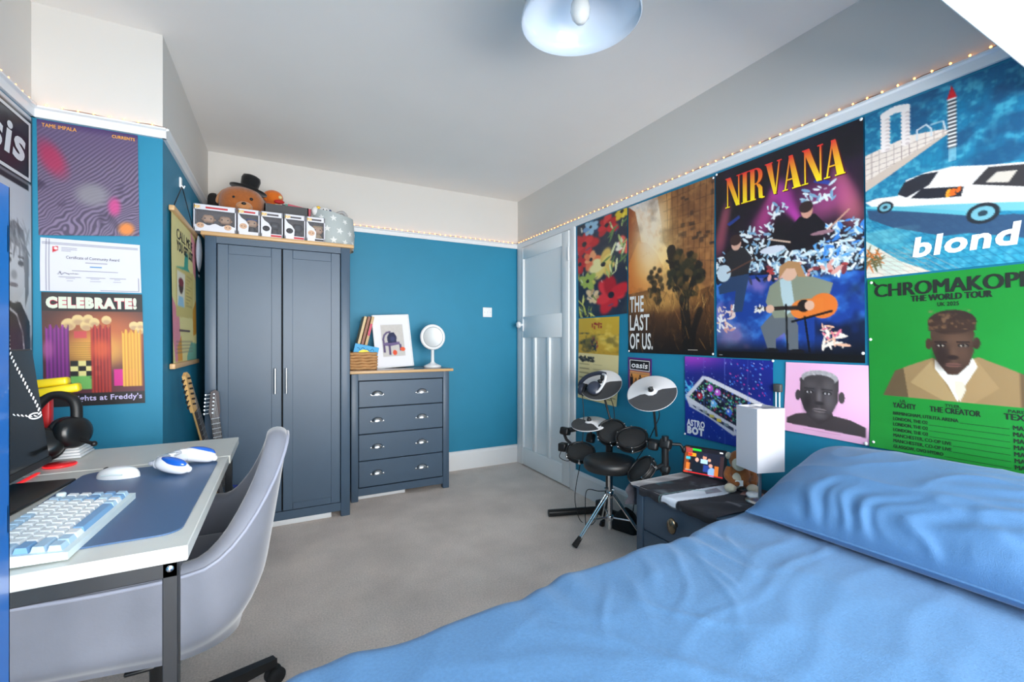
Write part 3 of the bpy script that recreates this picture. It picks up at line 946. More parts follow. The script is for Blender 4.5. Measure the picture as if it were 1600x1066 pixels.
for k, (tx, w) in enumerate((('BIRMINGHAM, UTILITA ARENA', .28), ('LONDON, THE O2', .155), ('LONDON, THE O2', .155), ('LONDON, THE O2', .155), ('MANCHESTER, CO-OP LIVE', .25), ('MANCHESTER, CO-OP LIVE', .25), ('GLASGOW, OVO HYDRO', .215))):
    y = .775 + k * .0315
    s.text(tx, .115, y, w, .0215, K, .004, fat=.0012)
    s.tri([(.12 + w, y + .0185), (.58, y + .0185), (.58, y + .0205), (.12 + w, y + .0205)], [(0, 1, 2, 3)], K)
    s.text('MAY', .592, y, .05, .0215, K, .004, fat=.0015)
    s.tri([(.66, y), (.672, y), (.672, y + .021), (.66, y + .021)], [(0, 1, 2, 3)], K)
s.finish(t, PRINTM)
tacks(t, s, ((.02, .02), (.01, .36), (.02, .97)), .005)

# ---- folded blue space poster with a white tray of confetti-coloured bits
cv = Cv(112, 100, (24, 44, 140))
cv.vgrad(0, 1, (30, 40, 140), (16, 52, 150))
cv.ell(.1, -.02, .35, .16, (160, 60, 190), .95, .8); cv.ell(.5, .3, .4, .2, (20, 26, 100), .7, .9)
R = random.Random(3)
for k in range(150):
    cv.ell(R.random(), R.random(), .003 + .004 * R.random(), .004, R.choice([(160, 190, 250), (90, 130, 230), (230, 230, 255)]), .9)
for k in range(50):
    cv.ell(.55 + .4 * R.random(), .06 + .34 * R.random(), .005 + .006 * R.random(), .008, R.choice([(80, 150, 240), (60, 110, 230), (220, 60, 150), (150, 200, 250)]), .9)
for k in range(26):
    cv.line([(-.02 + .1 * R.random(), .30 + .25 * R.random()), (.1 + .06 * R.random(), .34 + .22 * R.random())], .012, R.choice([(60, 180, 230), (120, 220, 250), (40, 120, 220)]), .8)
cv.poly([(.01, .50), (.24, .23), (.32, .24), (.92, .475), (.95, .54), (.70, .84), (.62, .80), (.05, .60)], (214, 214, 224))
cv.poly([(.06, .51), (.26, .27), (.88, .51), (.66, .77), (.5, .71)], (22, 26, 50))
for k in range(420):
    a_, b_ = R.random(), R.random()
    x_, y_ = .07 + a_ * .20 + b_ * .60 - a_ * 0.0, .51 - a_ * .235 + b_ * .24
    cv.ell(x_, y_, .006 + .007 * R.random(), .009, R.choice([(60, 190, 170), (40, 120, 90), (220, 230, 240), (180, 60, 90), (80, 120, 220), (30, 40, 60), (120, 200, 120), (30, 30, 50)]))
for x_, y_, c_ in ((.2, .48, (190, 30, 60)), (.37, .55, (110, 190, 240)), (.55, .62, (60, 110, 220)), (.33, .37, (200, 80, 200)), (.42, .41, (200, 90, 210))):
    cv.ell(x_, y_, .035, .04, c_); cv.ell(x_ - .008, y_ - .01, .012, .014, (236, 240, 250))
cv.poly([(.05, .58), (.62, .80), (.64, .86), (.60, .88), (.3, .72), (.06, .63)], (196, 200, 216))
cv.poly([(.10, .60), (.60, .79), (.60, .83), (.13, .63)], (40, 50, 80))
for k in range(5):
    cv.rect(.15 + k * .085, .615 + k * .034, .205 + k * .085, .65 + k * .034, [(190, 190, 206), (150, 160, 150), (206, 190, 90), (226, 200, 60), (120, 140, 150)][k])
for xx in (.25, .5, .75):
    cv.line([(xx, 0), (xx + .004, 1)], .006, (120, 140, 220), .45)
for yy in (.5,):
    cv.line([(0, yy), (1, yy + .01)], .006, (120, 140, 220), .4)
t, s = poster(on_right([(1.687, 1.030), (1.205, 1.025), (1.205, .606), (1.687, .608)]), cv, 'creased blue starfield poster with white tray of coloured bits', 7, wave=0.002)
s.text('ASTRO', .025, .79, .235, .085, (236, 238, 246), .05)
s.text('BOT', .03, .875, .22, .10, (236, 238, 246), .07)
s.finish(t, PRINTM)
tacks(t, s, ((0, .99), (1, .0)), .006)

# ---- pink portrait print
cv = Cv(92, 90, (238, 182, 216))
cv.poly([(.05, .80), (.16, .73), (.28, .70), (.42, .80), (.62, .69), (.8, .715), (.96, .78), (.96, .905), (.05, .88)], (66, 58, 60))
cv.poly([(.30, .64), (.60, .64), (.62, .72), (.44, .84), (.29, .72)], (60, 52, 54))
cv.ell(.18, .46, .035, .075, (70, 62, 64)); cv.ell(.71, .44, .035, .075, (74, 66, 68))
cv.poly([(.20, .22), (.34, .14), (.56, .14), (.68, .22), (.67, .50), (.60, .66), (.52, .76), (.44, .78), (.36, .75), (.27, .66), (.21, .50)], (64, 58, 60))
cv.ell(.445, .20, .225, .10, (164, 160, 162)); cv.ell(.44, .245, .19, .085, (70, 64, 66))
cv.tint(cv.noise(50, 7, 2), .5, .75, (206, 202, 204), .7, (.22, .09, .67, .17))
cv.ell(.56, .34, .07, .10, (104, 98, 100), .7, .9); cv.ell(.34, .32, .09, .07, (98, 92, 94), .6, .9); cv.ell(.45, .46, .03, .10, (128, 120, 122), .7, .8); cv.ell(.57, .52, .06, .10, (112, 106, 108), .6, .9); cv.ell(.46, .71, .07, .04, (110, 104, 106), .6, .8); cv.ell(.3, .55, .05, .12, (36, 32, 34), .6, .9)
for xx in (.325, .545):
    cv.ell(xx, .40, .055, .026, (34, 30, 32)); cv.ell(xx, .405, .034, .016, (206, 202, 204)); cv.ell(xx, .405, .014, .016, (26, 24, 26)); cv.rect(xx - .065, .345, xx + .065, .36, (30, 28, 30), .7)
cv.ell(.45, .545, .055, .025, (44, 40, 42), .9, .4); cv.ell(.455, .64, .085, .028, (122, 112, 114)); cv.rect(.375, .636, .535, .646, (28, 24, 26))
t, s = poster(on_right([(1.148, 1.022), (.845, 1.022), (.842, .725), (1.158, .728)]), cv, 'pink print with black and white portrait of a man, behind the lamp', 8, wave=0.003)
s.tri([(.26, .925), (.70, .925), (.70, .933), (.26, .933)], [(0, 1, 2, 3)], (214, 156, 188))
s.finish(t, PRINTM)
tacks(t, s, ((.0, .98), (.97, .98)), .007)

# ---- small orange band print with black logo box
cv = Cv(30, 46, (92, 40, 130))
cv.rect(.06, .04, .94, .27, (20, 20, 24)); cv.rect(.08, .285, .92, .98, (240, 160, 80))
cv.rect(.08, .33, .92, .345, (120, 110, 120))
for xx, yy, h in ((.16, .38, .26), (.34, .46, .2), (.52, .38, .24), (.72, .42, .24)):
    cv.ell(xx, yy, .035, .025, (40, 26, 24)); cv.poly([(xx - .07, yy + .04), (xx + .07, yy + .04), (xx + .05, yy + h), (xx - .05, yy + h)], (34, 28, 34))
cv.rect(.1, .72, .9, .74, (220, 130, 60))
t, s = poster(on_right([(2.130, 1.012), (1.929, 1.008), (1.931, .709), (2.127, .725)]), cv, 'small orange and purple band print behind the cymbal pads', 9)
s.tri([(.08, .05), (.92, .05), (.92, .063), (.08, .063)], [(0, 1, 2, 3)], (230, 230, 230)); s.tri([(.08, .25), (.92, .25), (.92, .263), (.08, .263)], [(0, 1, 2, 3)], (230, 230, 230))
s.tri([(.08, .05), (.105, .05), (.105, .263), (.08, .263)], [(0, 1, 2, 3)], (230, 230, 230)); s.tri([(.895, .05), (.92, .05), (.92, .263), (.895, .263)], [(0, 1, 2, 3)], (230, 230, 230))
s.text('oasis', .16, .10, .68, .115, (240, 240, 240), .02, .15)
s.finish(t, PRINTM)

# ---- chimney front: purple abstract print
cv = Cv(124, 138, (70, 60, 84))
X_, Y_ = np.meshgrid(cv.x, cv.y)
warp = cv.noise(3, 7, 3)
st = np.sin((X_ * .8 + Y_ * 1.1 + 0.30 * (warp - .5) * np.clip(Y_ * 2.2 - .5, 0, 2)) * 150)
cv.tint(st * .5 + .5, .35, .65, (140, 124, 154), .7)
cv.tint(np.repeat(np.clip((.35 - cv.y) / .35, 0, 1)[:, None], cv.W, 1), 0, 1, (88, 72, 112), .75)
cv.tint(np.repeat(np.clip((.07 - cv.y) / .07, 0, 1)[:, None], cv.W, 1), 0, 1, (66, 44, 96), 1)
cv.tint(cv.noise(5, 19, 3), .6, .75, (44, 34, 58), .6, (0, .5, 1, 1))
cv.ell(.52, .62, .16, .10, (128, 126, 134), .9, .5)          # soft grey patch
cv.ell(.14, .33, .1, .16, (170, 40, 80), .8, .6, -.6); cv.ell(.74, .72, .06, .08, (206, 60, 130), .8, .6); cv.ell(.86, .93, .08, .06, (226, 130, 50), .9, .5)
t, s = poster(on_q([(-.828, 1.958), (-.527, 1.958), (-.522, 1.545), (-.822, 1.516)]), cv, 'purple abstract striped print at the top of the chimney breast', 10)
s.text('TAME IMPALA', .045, .028, .33, .032, (226, 160, 60), .03); s.text('CURRENTS', .73, .034, .24, .03, (226, 160, 60), .03)
s.finish(t, PRINTM)

# ---- certificate
cv = Cv(110, 76, (204, 205, 214))
for xx in (.055, .085):
    cv.line([(xx, .02), (xx, .98)], .004, (60, 60, 84))
for yy in (.08, .115):
    cv.line([(.02, yy), (.97, yy)], .004, (60, 60, 84))
cv.line([(.97, .7), (.97, .96)], .004, (60, 60, 84)); cv.line([(.58, .965), (.97, .965)], .004, (60, 60, 84))
cv.poly([(.115, .155), (.172, .15), (.172, .22), (.118, .27)], (190, 34, 44)); cv.ell(.148, .19, .018, .025, (236, 226, 226))
for x0, x1 in ((.16, .40), (.42, .64), (.655, .85)):
    cv.line([(x0, .715), (x1, .72)], .003, (70, 70, 90))
cv.line([(.17, .67), (.19, .62), (.2, .675), (.23, .64), (.27, .665), (.31, .65), (.36, .66)], .006, (50, 50, 70))
t, s = poster(on_q([(-.817, 1.508), (-.520, 1.508), (-.515, 1.311), (-.818, 1.304)]), cv, 'white award certificate pinned above the black celebration poster', 11, m=PRINTM, cat='certificate', name='certificate', wave=.002)
s.text('Certificate of Community Award', .245, .315, .53, .075, (50, 52, 84), .01)
for x0, y0, w, h, c_ in ((.43, .425, .22, .018, (150, 150, 166)), (.475, .50, .12, .022, (90, 140, 190)), (.30, .59, .46, .014, (150, 150, 166)), (.20, .16, .15, .012, (150, 150, 166)), (.20, .19, .15, .012, (150, 150, 166)), (.20, .22, .09, .012, (150, 150, 166)),
                         (.24, .745, .09, .012, (160, 160, 176)), (.48, .745, .09, .012, (160, 160, 176)), (.72, .745, .06, .012, (160, 160, 176)), (.25, .79, .06, .012, (160, 160, 176)), (.475, .79, .11, .012, (160, 160, 176)), (.71, .79, .08, .012, (160, 160, 176))):
    s.tri([(x0, y0), (x0 + w, y0), (x0 + w, y0 + h), (x0, y0 + h)], [(0, 1, 2, 3)], c_)      # lines too small to read
s.finish(t, PRINTM)

# ---- black celebration poster: stage backdrop and coloured shapes only, no characters
cv = Cv(126, 170, (24, 18, 24))
cv.vgrad(.16, .9, (60, 34, 34), (90, 40, 50))
cv.ell(.62, .36, .42, .2, (206, 110, 60), .8, .8); cv.ell(.5, .52, .3, .14, (222, 170, 74), .8, .6)
for k, (xx, yy, r_) in enumerate(((.25, .28, .07), (.34, .24, .06), (.42, .29, .06), (.44, .23, .05), (.5, .26, .05), (.62, .24, .05), (.9, .29, .05), (.96, .33, .05), (.97, .28, .04))):
    cv.ell(xx, yy, r_, r_ * .75, (212, 186, 130)); cv.ell(xx, yy + .02, r_ * .8, r_ * .4, (150, 110, 90), .5, .5)
for k in range(9):
    cv.rect(.26, .44 + k * .02, .50, .447 + k * .02, (150, 110, 50), .6)
for a_ in range(4):
    for b_ in range(3):
        cv.rect(.26 + a_ * .075, .60 + b_ * .045, .335 + a_ * .075, .645 + b_ * .045, (226, 214, 140) if (a_ + b_) % 2 else (26, 24, 26))
cv.rect(.26, .735, .48, .85, (110, 176, 90)); cv.tint(cv.noise(12, 3, 2), .55, .6, (60, 120, 60), .7, (.26, .735, .48, .85))
cv.rect(.68, .68, .78, .83, (196, 30, 130)); cv.rect(.84, .68, .92, .83, (196, 30, 130)); cv.rect(.30, .34, .42, .40, (196, 60, 80), .7)
# three draped stage curtains in purple, red and yellow
def drape(x0, x1, y0, y1, c0, c1):
    for k in range(24):
        xa = x0 + (x1 - x0) * k / 24
        f_ = .5 + .5 * math.sin(k * 1.57)
        cv.rect(xa, y0 + .02 * math.sin(k), xa + (x1 - x0) / 24 + .002, y1, tuple(c0[i] * f_ + c1[i] * (1 - f_) for i in range(3)), .93)
drape(.03, .25, .30, .88, (146, 50, 150), (84, 34, 96)); drape(.46, .66, .30, .89, (186, 52, 40), (112, 26, 32)); drape(.77, .97, .34, .84, (232, 184, 70), (196, 132, 50))
cv.ell(.05, .5, .05, .08, (170, 90, 150), .7, .6); cv.ell(.56, .5, .09, .08, (206, 88, 50), .8, .6)
cv.rect(0, .885, 1, 1, (22, 18, 22)); cv.rect(0, 0, 1, .165, (20, 17, 20))
t, s = poster(on_q([(-.815, 1.300), (-.513, 1.305), (-.503, .857), (-.808, .858)]), cv, 'black celebration poster with purple, red and yellow stage drapes', 12)
s.text('CELEBRATE!', .04, .035, .90, .105, (206, 214, 196), .075, outline=((190, 30, 80), .03))
s.text("Nights at Freddy's", .25, .905, .72, .065, (196, 186, 226), .02)
s.finish(t, PRINTM)

# ---- left wall: large black and white band poster
cv = Cv(120, 176, (206, 208, 212))
cv.rect(.05, .02, .985, .285, (30, 30, 34)); cv.tint(cv.noise(5, 3, 2), .4, .8, (84, 80, 76), .6, (.05, .02, .955, .10))
cv.rect(.05, .29, .955, .315, (34, 30, 30))
cv.poly([(.5, .99), (.6, .82), (.72, .77), (.86, .78), (.96, .86), (.97, .985)], (44, 38, 40))
cv.ell(.79, .62, .15, .15, (168, 168, 170)); cv.ell(.79, .655, .13, .13, (196, 197, 200))
cv.poly([(.64, .56), (.70, .49), (.80, .46), (.90, .49), (.955, .60), (.95, .74), (.91, .80), (.905, .66), (.87, .565), (.76, .55)], (120, 120, 122))
cv.leaves(60, .64, .47, .94, .58, .05, .12, [(150, 150, 152), (90, 90, 92), (180, 180, 182)], 3, up=1.3, a=.7)
cv.ell(.735, .62, .035, .012, (70, 70, 72)); cv.ell(.865, .625, .03, .012, (70, 70, 72)); cv.rect(.69, .592, .775, .60, (60, 60, 62), .8); cv.rect(.835, .597, .9, .605, (60, 60, 62), .8)
cv.ell(.795, .675, .03, .018, (140, 140, 142), .9, .4); cv.ell(.79, .715, .045, .009, (110, 100, 102))
cv.line([(.72, .80), (.82, .83), (.88, .90), (.90, .98)], .014, (196, 194, 196))
cv.tint(cv.noise(9, 5, 3), .55, .7, (70, 60, 62), .6, (.5, .82, 1, .99))
cv.rect(.985, .0, .997, .99, (30, 28, 30), .9)
t, s = poster(on_left([(1.68, 1.955), (2.322, 1.955), (2.322, 1.058), (1.68, 1.05)], WW), cv, 'tall black and white band poster on the alcove wall beside the blue shelving', 13)
for a_ in ((.06, .03, .978, .043), (.06, .262, .978, .275), (.955, .03, .978, .275)):
    s.tri([(a_[0], a_[1]), (a_[2], a_[1]), (a_[2], a_[3]), (a_[0], a_[3])], [(0, 1, 2, 3)], (226, 226, 226))
s.text('oasis', .20, .085, .72, .13, (232, 234, 236), .03, .15)
s.finish(t, PRINTM)

# ------------------------------------------------------------------ wardrobe
t = thing('wardrobe', 'tall slate blue two-door wardrobe with oak-edged top', 'wardrobe', (0.0, 3.29, 0), world=True)
x0, x1, yf, yb, zt = -0.385, 0.385, 2.985, 3.58, 1.705
m = MB()
m.bb(x0, x0 + 0.02, yf + 0.02, yb, 0.07, zt); m.bb(x1 - 0.02, x1, yf + 0.02, yb, 0.07, zt)
m.bb(x0, x1, yb - 0.012, yb, 0.07, zt); m.bb(x0 + 0.02, x1 - 0.02, yf + 0.03, yb, 0.07, 0.09)
m.build('carcass', [NAVY], t)
for xa, xb in ((x0, x0 + 0.055), (x1 - 0.055, x1)):
    MB().bb(xa, xb, yf, yf + 0.05, 0.0, zt, bevel=0.003).build('front_post', [NAVY], t)
for xa in (x0, x1 - 0.05):
    MB().bb(xa, xa + 0.05, yb - 0.05, yb, 0.0, 0.08).build('back_leg', [NAVY], t)
MB().bb(x0 + 0.055, x1 - 0.055, yf + 0.006, yf + 0.03, 1.668, zt).build('top_rail', [NAVY], t)
MB().bb(x0 + 0.055, x1 - 0.055, yf + 0.006, yf + 0.03, 0.036, 0.088).build('bottom_rail', [NAVY], t)
MB().bb(x0 - 0.018, x1 + 0.022, yf - 0.016, yb + 0.01, zt, zt + 0.022, bevel=0.004).build('oak_top', [OAK], t)
for dx0, dx1, hx in ((x0 + 0.059, -0.004, -0.037), (0.004, x1 - 0.059, 0.022)):
    d = MB()
    d.bb(dx0, dx1, yf + 0.008, yf + 0.026, 0.092, 1.664)
    do = d.build('door', [NAVY], t)
    fr = 0.053
    for a in ((dx0, dx0 + fr, 0.092, 1.664), (dx1 - fr, dx1, 0.092, 1.664), (dx0 + fr, dx1 - fr, 1.664 - fr, 1.664), (dx0 + fr, dx1 - fr, 0.092, 0.092 + fr * 0.75)):
        MB().bb(a[0] + .0004, a[1] - .0004, yf + 0.003, yf + 0.009, a[2], a[3], bevel=0.0015, seg=1).build('door_frame_strip', [NAVY], do)
    h = MB()
    h.cyl((hx, yf - 0.024, 0.80), (hx, yf - 0.024, 0.95), 0.006, n=12)
    for z in (0.825, 0.925):
        h.cyl((hx, yf - 0.024, z), (hx, yf + 0.006, z), 0.004, n=8)
    h.build('handle', [STEEL], do)
MB().bb(x0 + 0.06, x1 - 0.06, yf + 0.03, yf + 0.032, 0.09, 1.67).build('interior_shade', [DARKGAP], t)
m = MB().bb(-0.30, 0.275, yf + 0.012, yf + 0.03, 0.002, 0.034, bevel=0.003)
single('timber_strip', m, [GLOSSW], 'white timber strip on the carpet under the wardrobe doors', 'timber strip', (0, yf + 0.02, 0))

# ------------------------------------------------------------------ chest of drawers
t = thing('chest_of_drawers', 'slate blue four-drawer chest with cup handles and oak-edged top', 'chest', (0.775, 3.39, 0), world=True)
cx0, cx1, cf, cb, ct = 0.42, 1.125, 3.20, 3.58, 0.885
m = MB()
m.bb(cx0, cx0 + 0.02, cf + 0.02, cb, 0.06, ct); m.bb(cx1 - 0.02, cx1, cf + 0.02, cb, 0.06, ct); m.bb(cx0, cx1, cb - 0.012, cb, 0.06, ct)
m.build('carcass', [NAVY], t)
for xa in (cx0, cx1 - 0.047):
    MB().bb(xa, xa + 0.047, cf, cf + 0.05, 0, ct, bevel=0.003).build('front_post', [NAVY], t)
    MB().bb(xa, xa + 0.047, cb - 0.05, cb, 0, 0.06).build('back_leg', [NAVY], t)
MB().bb(cx0 + 0.047, cx1 - 0.047, cf + 0.005, cf + 0.03, 0.838, ct).build('top_rail', [NAVY], t)
MB().bb(cx0 + 0.047, cx1 - 0.047, cf + 0.005, cf + 0.03, 0.036, 0.088).build('bottom_rail', [NAVY], t)
MB().bb(cx0 + 0.047, cx1 - 0.047, cf + 0.028, cf + 0.03, 0.088, 0.838).build('interior_shade', [DARKGAP], t)
MB().bb(cx0 - 0.02, cx1 + 0.028, cf - 0.02, cb + 0.01, ct, ct + 0.02, bevel=0.004).build('oak_top', [OAK], t)
TOPV = mat('dark_veneer_top', (110, 92, 84), 0.22, var=0.1)
MB().bb(cx0 - 0.012, cx1 + 0.02, cf - 0.01, cb + 0.004, ct + 0.02, ct + 0.0215).build('veneer', [TOPV], t)
def cup(x, y, z):
    c = MB()
    prof = [(0.001, 0.024), (0.010, 0.0235), (0.020, 0.019), (0.027, 0.011), (0.031, 0.002), (0.0295, 0.002), (0.025, 0.010), (0.018, 0.017), (0.009, 0.021), (0.001, 0.0215)]
    M = Matrix.Translation((x, y, z - 0.012)) @ frame_from((0, -1, 0), (1, 0, 0)) @ Matrix.Scale(1.35, 4, (1, 0, 0))
    c.lathe(prof, 20, M, arc=PI)
    c.bb(x - 0.047, x + 0.047, y - 0.003, y, z - 0.016, z - 0.011)
    for sx in (-1, 1):
        c.ball((x + sx * 0.043, y - 0.002, z - 0.010), (0.007, 0.003, 0.007), nu=10, nv=6)
    return c
zs = [0.834, 0.648, 0.462, 0.276, 0.092]
for k in range(4):
    dr = MB()
    dr.bb(cx0 + 0.051, cx1 - 0.051, cf + 0.004, cf + 0.026, zs[k + 1] + 0.003, zs[k] - 0.003, bevel=0.002, seg=1)
    do = dr.build('drawer', [NAVY], t)
    for hx in (0.595, 0.915):
        cup(hx, cf + 0.004, (zs[k] + zs[k + 1]) / 2 + 0.004).build('cup_handle', [STEEL], do)
m = MB().bb(0.46, 0.80, cf + 0.04, cf + 0.058, 0.002, 0.03, bevel=0.003)
single('timber_strip', m, [GLOSSW], 'white timber strip on the carpet under the chest of drawers', 'timber strip', (0.63, cf + 0.05, 0))

# on the chest
ZT = ct + 0.0216
WICK = mat('woven_rush', (186, 140, 92), 0.8, var=0.3, vscale=30)
def basket_weave(x0, x1, y0, y1, z0, z1, rows, name, label):
    t = thing(name, label, 'basket', ((x0 + x1) / 2, (y0 + y1) / 2, z0), world=True)
    m = MB()
    for a in ((x0 + .006, x0 + .01, y0, y1), (x1 - .01, x1 - .006, y0, y1), (x0, x1, y0 + .006, y0 + .01), (x0, x1, y1 - .01, y1 - .006)):
        m.bb(a[0], a[1], a[2], a[3], z0, z1)
    m.bb(x0, x1, y0, y1, z0, z0 + .005)
    m.build('liner', [WICK], t)
    h = (z1 - z0) / rows
    per = [(x0, y0), (x1, y0), (x1, y1), (x0, y1)]
    for r in range(rows):
        pts = []
        i = 0
        for k in range(4):
            ax, ay = per[k]; bx, by = per[(k + 1) % 4]
            L = math.hypot(bx - ax, by - ay)
            n = max(4, int(L / .012))
            nx, ny = (by - ay) / L, -(bx - ax) / L
            for q in range(n):
                w = .0035 * math.sin((i + r * 1.5) * 1.9)
                pts.append((ax + (bx - ax) * q / n + nx * w, ay + (by - ay) * q / n + ny * w, z0 + h * (r + .5) + .002 * math.sin(i * .9 + r)))
                i += 1
        MB().tube(pts, h * .56, 6, closed=True).build('rush_strand', [WICK], t)
    return t
basket_weave(0.425, 0.605, 3.30, 3.52, ZT, ZT + 0.125, 6, 'rush_basket', 'woven rush basket on the chest of drawers')
BLUEB = mat('book_blue', (36, 160, 214), 0.4)
m = MB()
M = Matrix.Translation((0.515, 3.34, ZT + 0.012)) @ Euler((0.12, 0.20, 0)).to_matrix().to_4x4()
bk = thing('book', 'blue-covered book with yellow sun motif leaning in the rush basket', 'book', (0.515, 3.36, ZT + .01), world=True)
MB().bb(-0.088, 0.082, -0.012, -0.010, 0, 0.165, M=M).bb(-0.088, 0.082, 0.010, 0.012, 0, 0.165, M=M).bb(-0.088, -0.086, -0.012, 0.012, 0, 0.165, M=M).build('cover', [BLUEB], bk)
MB().bb(-0.085, 0.08, -0.0095, 0.0095, 0.002, 0.162, M=M).build('page_block', [PAPER], bk)
MB().prism([(0.05 * math.cos(a) - .01, 0.05 * math.sin(a)) for a in [PI * k / 14 for k in range(15)]], .0015, M @ Matrix.Translation((0, -.0122, .085)) @ frame_from((0, -1, 0), (1, 0, 0))).build('sun_motif', [mat('sun_yellow', (240, 226, 70), .5)], bk)
MB().tube(spline([M @ Vector((-.07 + .012 * k, -.0128, .138 + .008 * math.sin(k * 2.3) + .004 * math.sin(k * 5.1))) for k in range(11)], 4), .0014, 5).build('script_line', [mat('ink_navy', (20, 40, 90), .6)], bk)
for k, (bx, col, lab) in enumerate(((0.452, (206, 178, 130), 'thin upright book with cream spine in the basket, leftmost of three'), (0.478, (140, 84, 58), 'thin upright book with brown spine between two others in the basket'), (0.505, (196, 160, 110), 'thin upright book with pink and green cover beside the framed print'))):
    M = Matrix.Translation((bx, 3.46, ZT + 0.012)) @ Euler((0.0, 0.24, 0)).to_matrix().to_4x4()
    bk = thing('book', lab, 'book', (bx, 3.46, ZT + .01), world=True)
    MB().bb(-0.009, -0.0075, -0.09, 0.03, 0, 0.385, M=M).bb(0.0075, 0.009, -0.09, 0.03, 0, 0.385, M=M).bb(-0.009, 0.009, -0.0915, -0.09, 0, 0.385, M=M).build('cover', [mat('book_cover_%d' % k, col, .5)], bk)
    MB().bb(-0.0072, 0.0072, -0.088, 0.028, 0.003, 0.38, M=M).build('page_block', [PAPER], bk)
    if k == 2:
        MB().bb(0.0092, 0.0102, -.085, .0, .25, .36, M=M).bb(-.008, .008, -.0925, -.0915, .24, .33, M=M).build('pink_patch', [mat('book_pink', (200, 50, 90), .5)], bk)
        MB().bb(0.0092, 0.0102, -.085, .0, .09, .18, M=M).bb(-.008, .008, -.0925, -.0915, .08, .17, M=M).build('green_patch', [mat('book_green', (50, 160, 60), .5)], bk)

# framed print leaning on the wall: purple bench with cushion and slippers in place of the character
t = thing('picture_frame', 'white framed print of a purple bench leaning on the wall', 'picture', (0.775, 3.42, ZT), world=True)
M = Matrix.Translation((0.772, 3.425, ZT + .004)) @ Euler((-0.20, 0, 0.02)).to_matrix().to_4x4() @ Euler((0, -0.055, 0)).to_matrix().to_4x4()
W_, H_ = .288, .415
fr = MB()
for a in ((-W_ / 2, -W_ / 2 + .009, 0, H_), (W_ / 2 - .009, W_ / 2, 0, H_), (-W_ / 2, W_ / 2, 0, .009), (-W_ / 2, W_ / 2, H_ - .009, H_)):
    fr.bb(a[0], a[1], -.009, .009, a[2], a[3], bevel=.0015, seg=1, M=M)
fr.build('frame', [WHITEP], t)
MB().bb(-W_ / 2 + .008, W_ / 2 - .008, 0.002, .006, .008, H_ - .008, M=M).build('backing_board', [PAPER], t)
cv = Cv(60, 92, (232, 232, 238))
cv.rect(.2, .18, .82, .80, (198, 194, 190)); cv.tint(cv.noise(20, 3, 2), .3, .8, (208, 204, 200), .5, (.2, .18, .82, .80))
cv.line([(.25, .58), (.24, .46), (.28, .38), (.36, .33), (.44, .32)], .05, (92, 78, 118))
cv.poly([(.22, .545), (.34, .52), (.68, .52), (.70, .57), (.42, .60), (.24, .585)], (108, 92, 134))
for xx, y1 in ((.25, .72), (.40, .77), (.70, .70)):
    cv.rect(xx - .03, .57, xx + .03, y1, (84, 70, 110))
cv.poly([(.36, .54), (.35, .42), (.42, .34), (.55, .33), (.62, .42), (.60, .53)], (34, 40, 76)); cv.ell(.5, .46, .07, .05, (60, 66, 110), .8, .5)
cv.ell(.53, .73, .06, .05, (226, 84, 52), 1); cv.ell(.76, .67, .07, .04, (230, 92, 54), 1, 0, .3)
sh = Sheet([tuple(M @ Vector(p)) for p in ((-W_ / 2 + .009, 0, H_ - .009), (W_ / 2 - .009, 0, H_ - .009), (W_ / 2 - .009, 0, .009), (-W_ / 2 + .009, 0, .009))], .001, 0)
sh.mesh(cv, 'print', PRINTM, t)

# round table mirror
t = thing('table_mirror', 'white round vanity mirror on a stem stand', 'mirror', (1.045, 3.36, ZT), world=True)
Mb = Matrix.Translation((1.045, 3.36, ZT))
MB().lathe([(.001, 0), (.066, 0), (.068, .006), (.066, .014), (.045, .024), (.022, .034), (.013, .048), (.012, .15), (.001, .15)], 28, Mb).build('stand', [WHITEP], t)
Mm = Matrix.Translation((1.045, 3.355, ZT + .237)) @ Euler((0, 0, .06)).to_matrix().to_4x4() @ frame_from((-.05, -1, .06))
MB().lathe([(.080, .012), (.088, .016), (.098, .010), (.101, 0), (.097, -.012), (.06, -.018), (.001, -.02)], 40, Mm).build('mirror_rim', [WHITEP], t)
MB().lathe([(.001, .0105), (.076, .0105), (.0805, .012)], 40, Mm).build('mirror_glass', [mat('mirror_silver', (190, 194, 196), .5, .7)], t)
MB().lathe([(.076, .011), (.078, .0135), (.081, .0125)], 40, Mm).build('light_ring', [mat('grey_ring', (150, 158, 160), .4)], t)

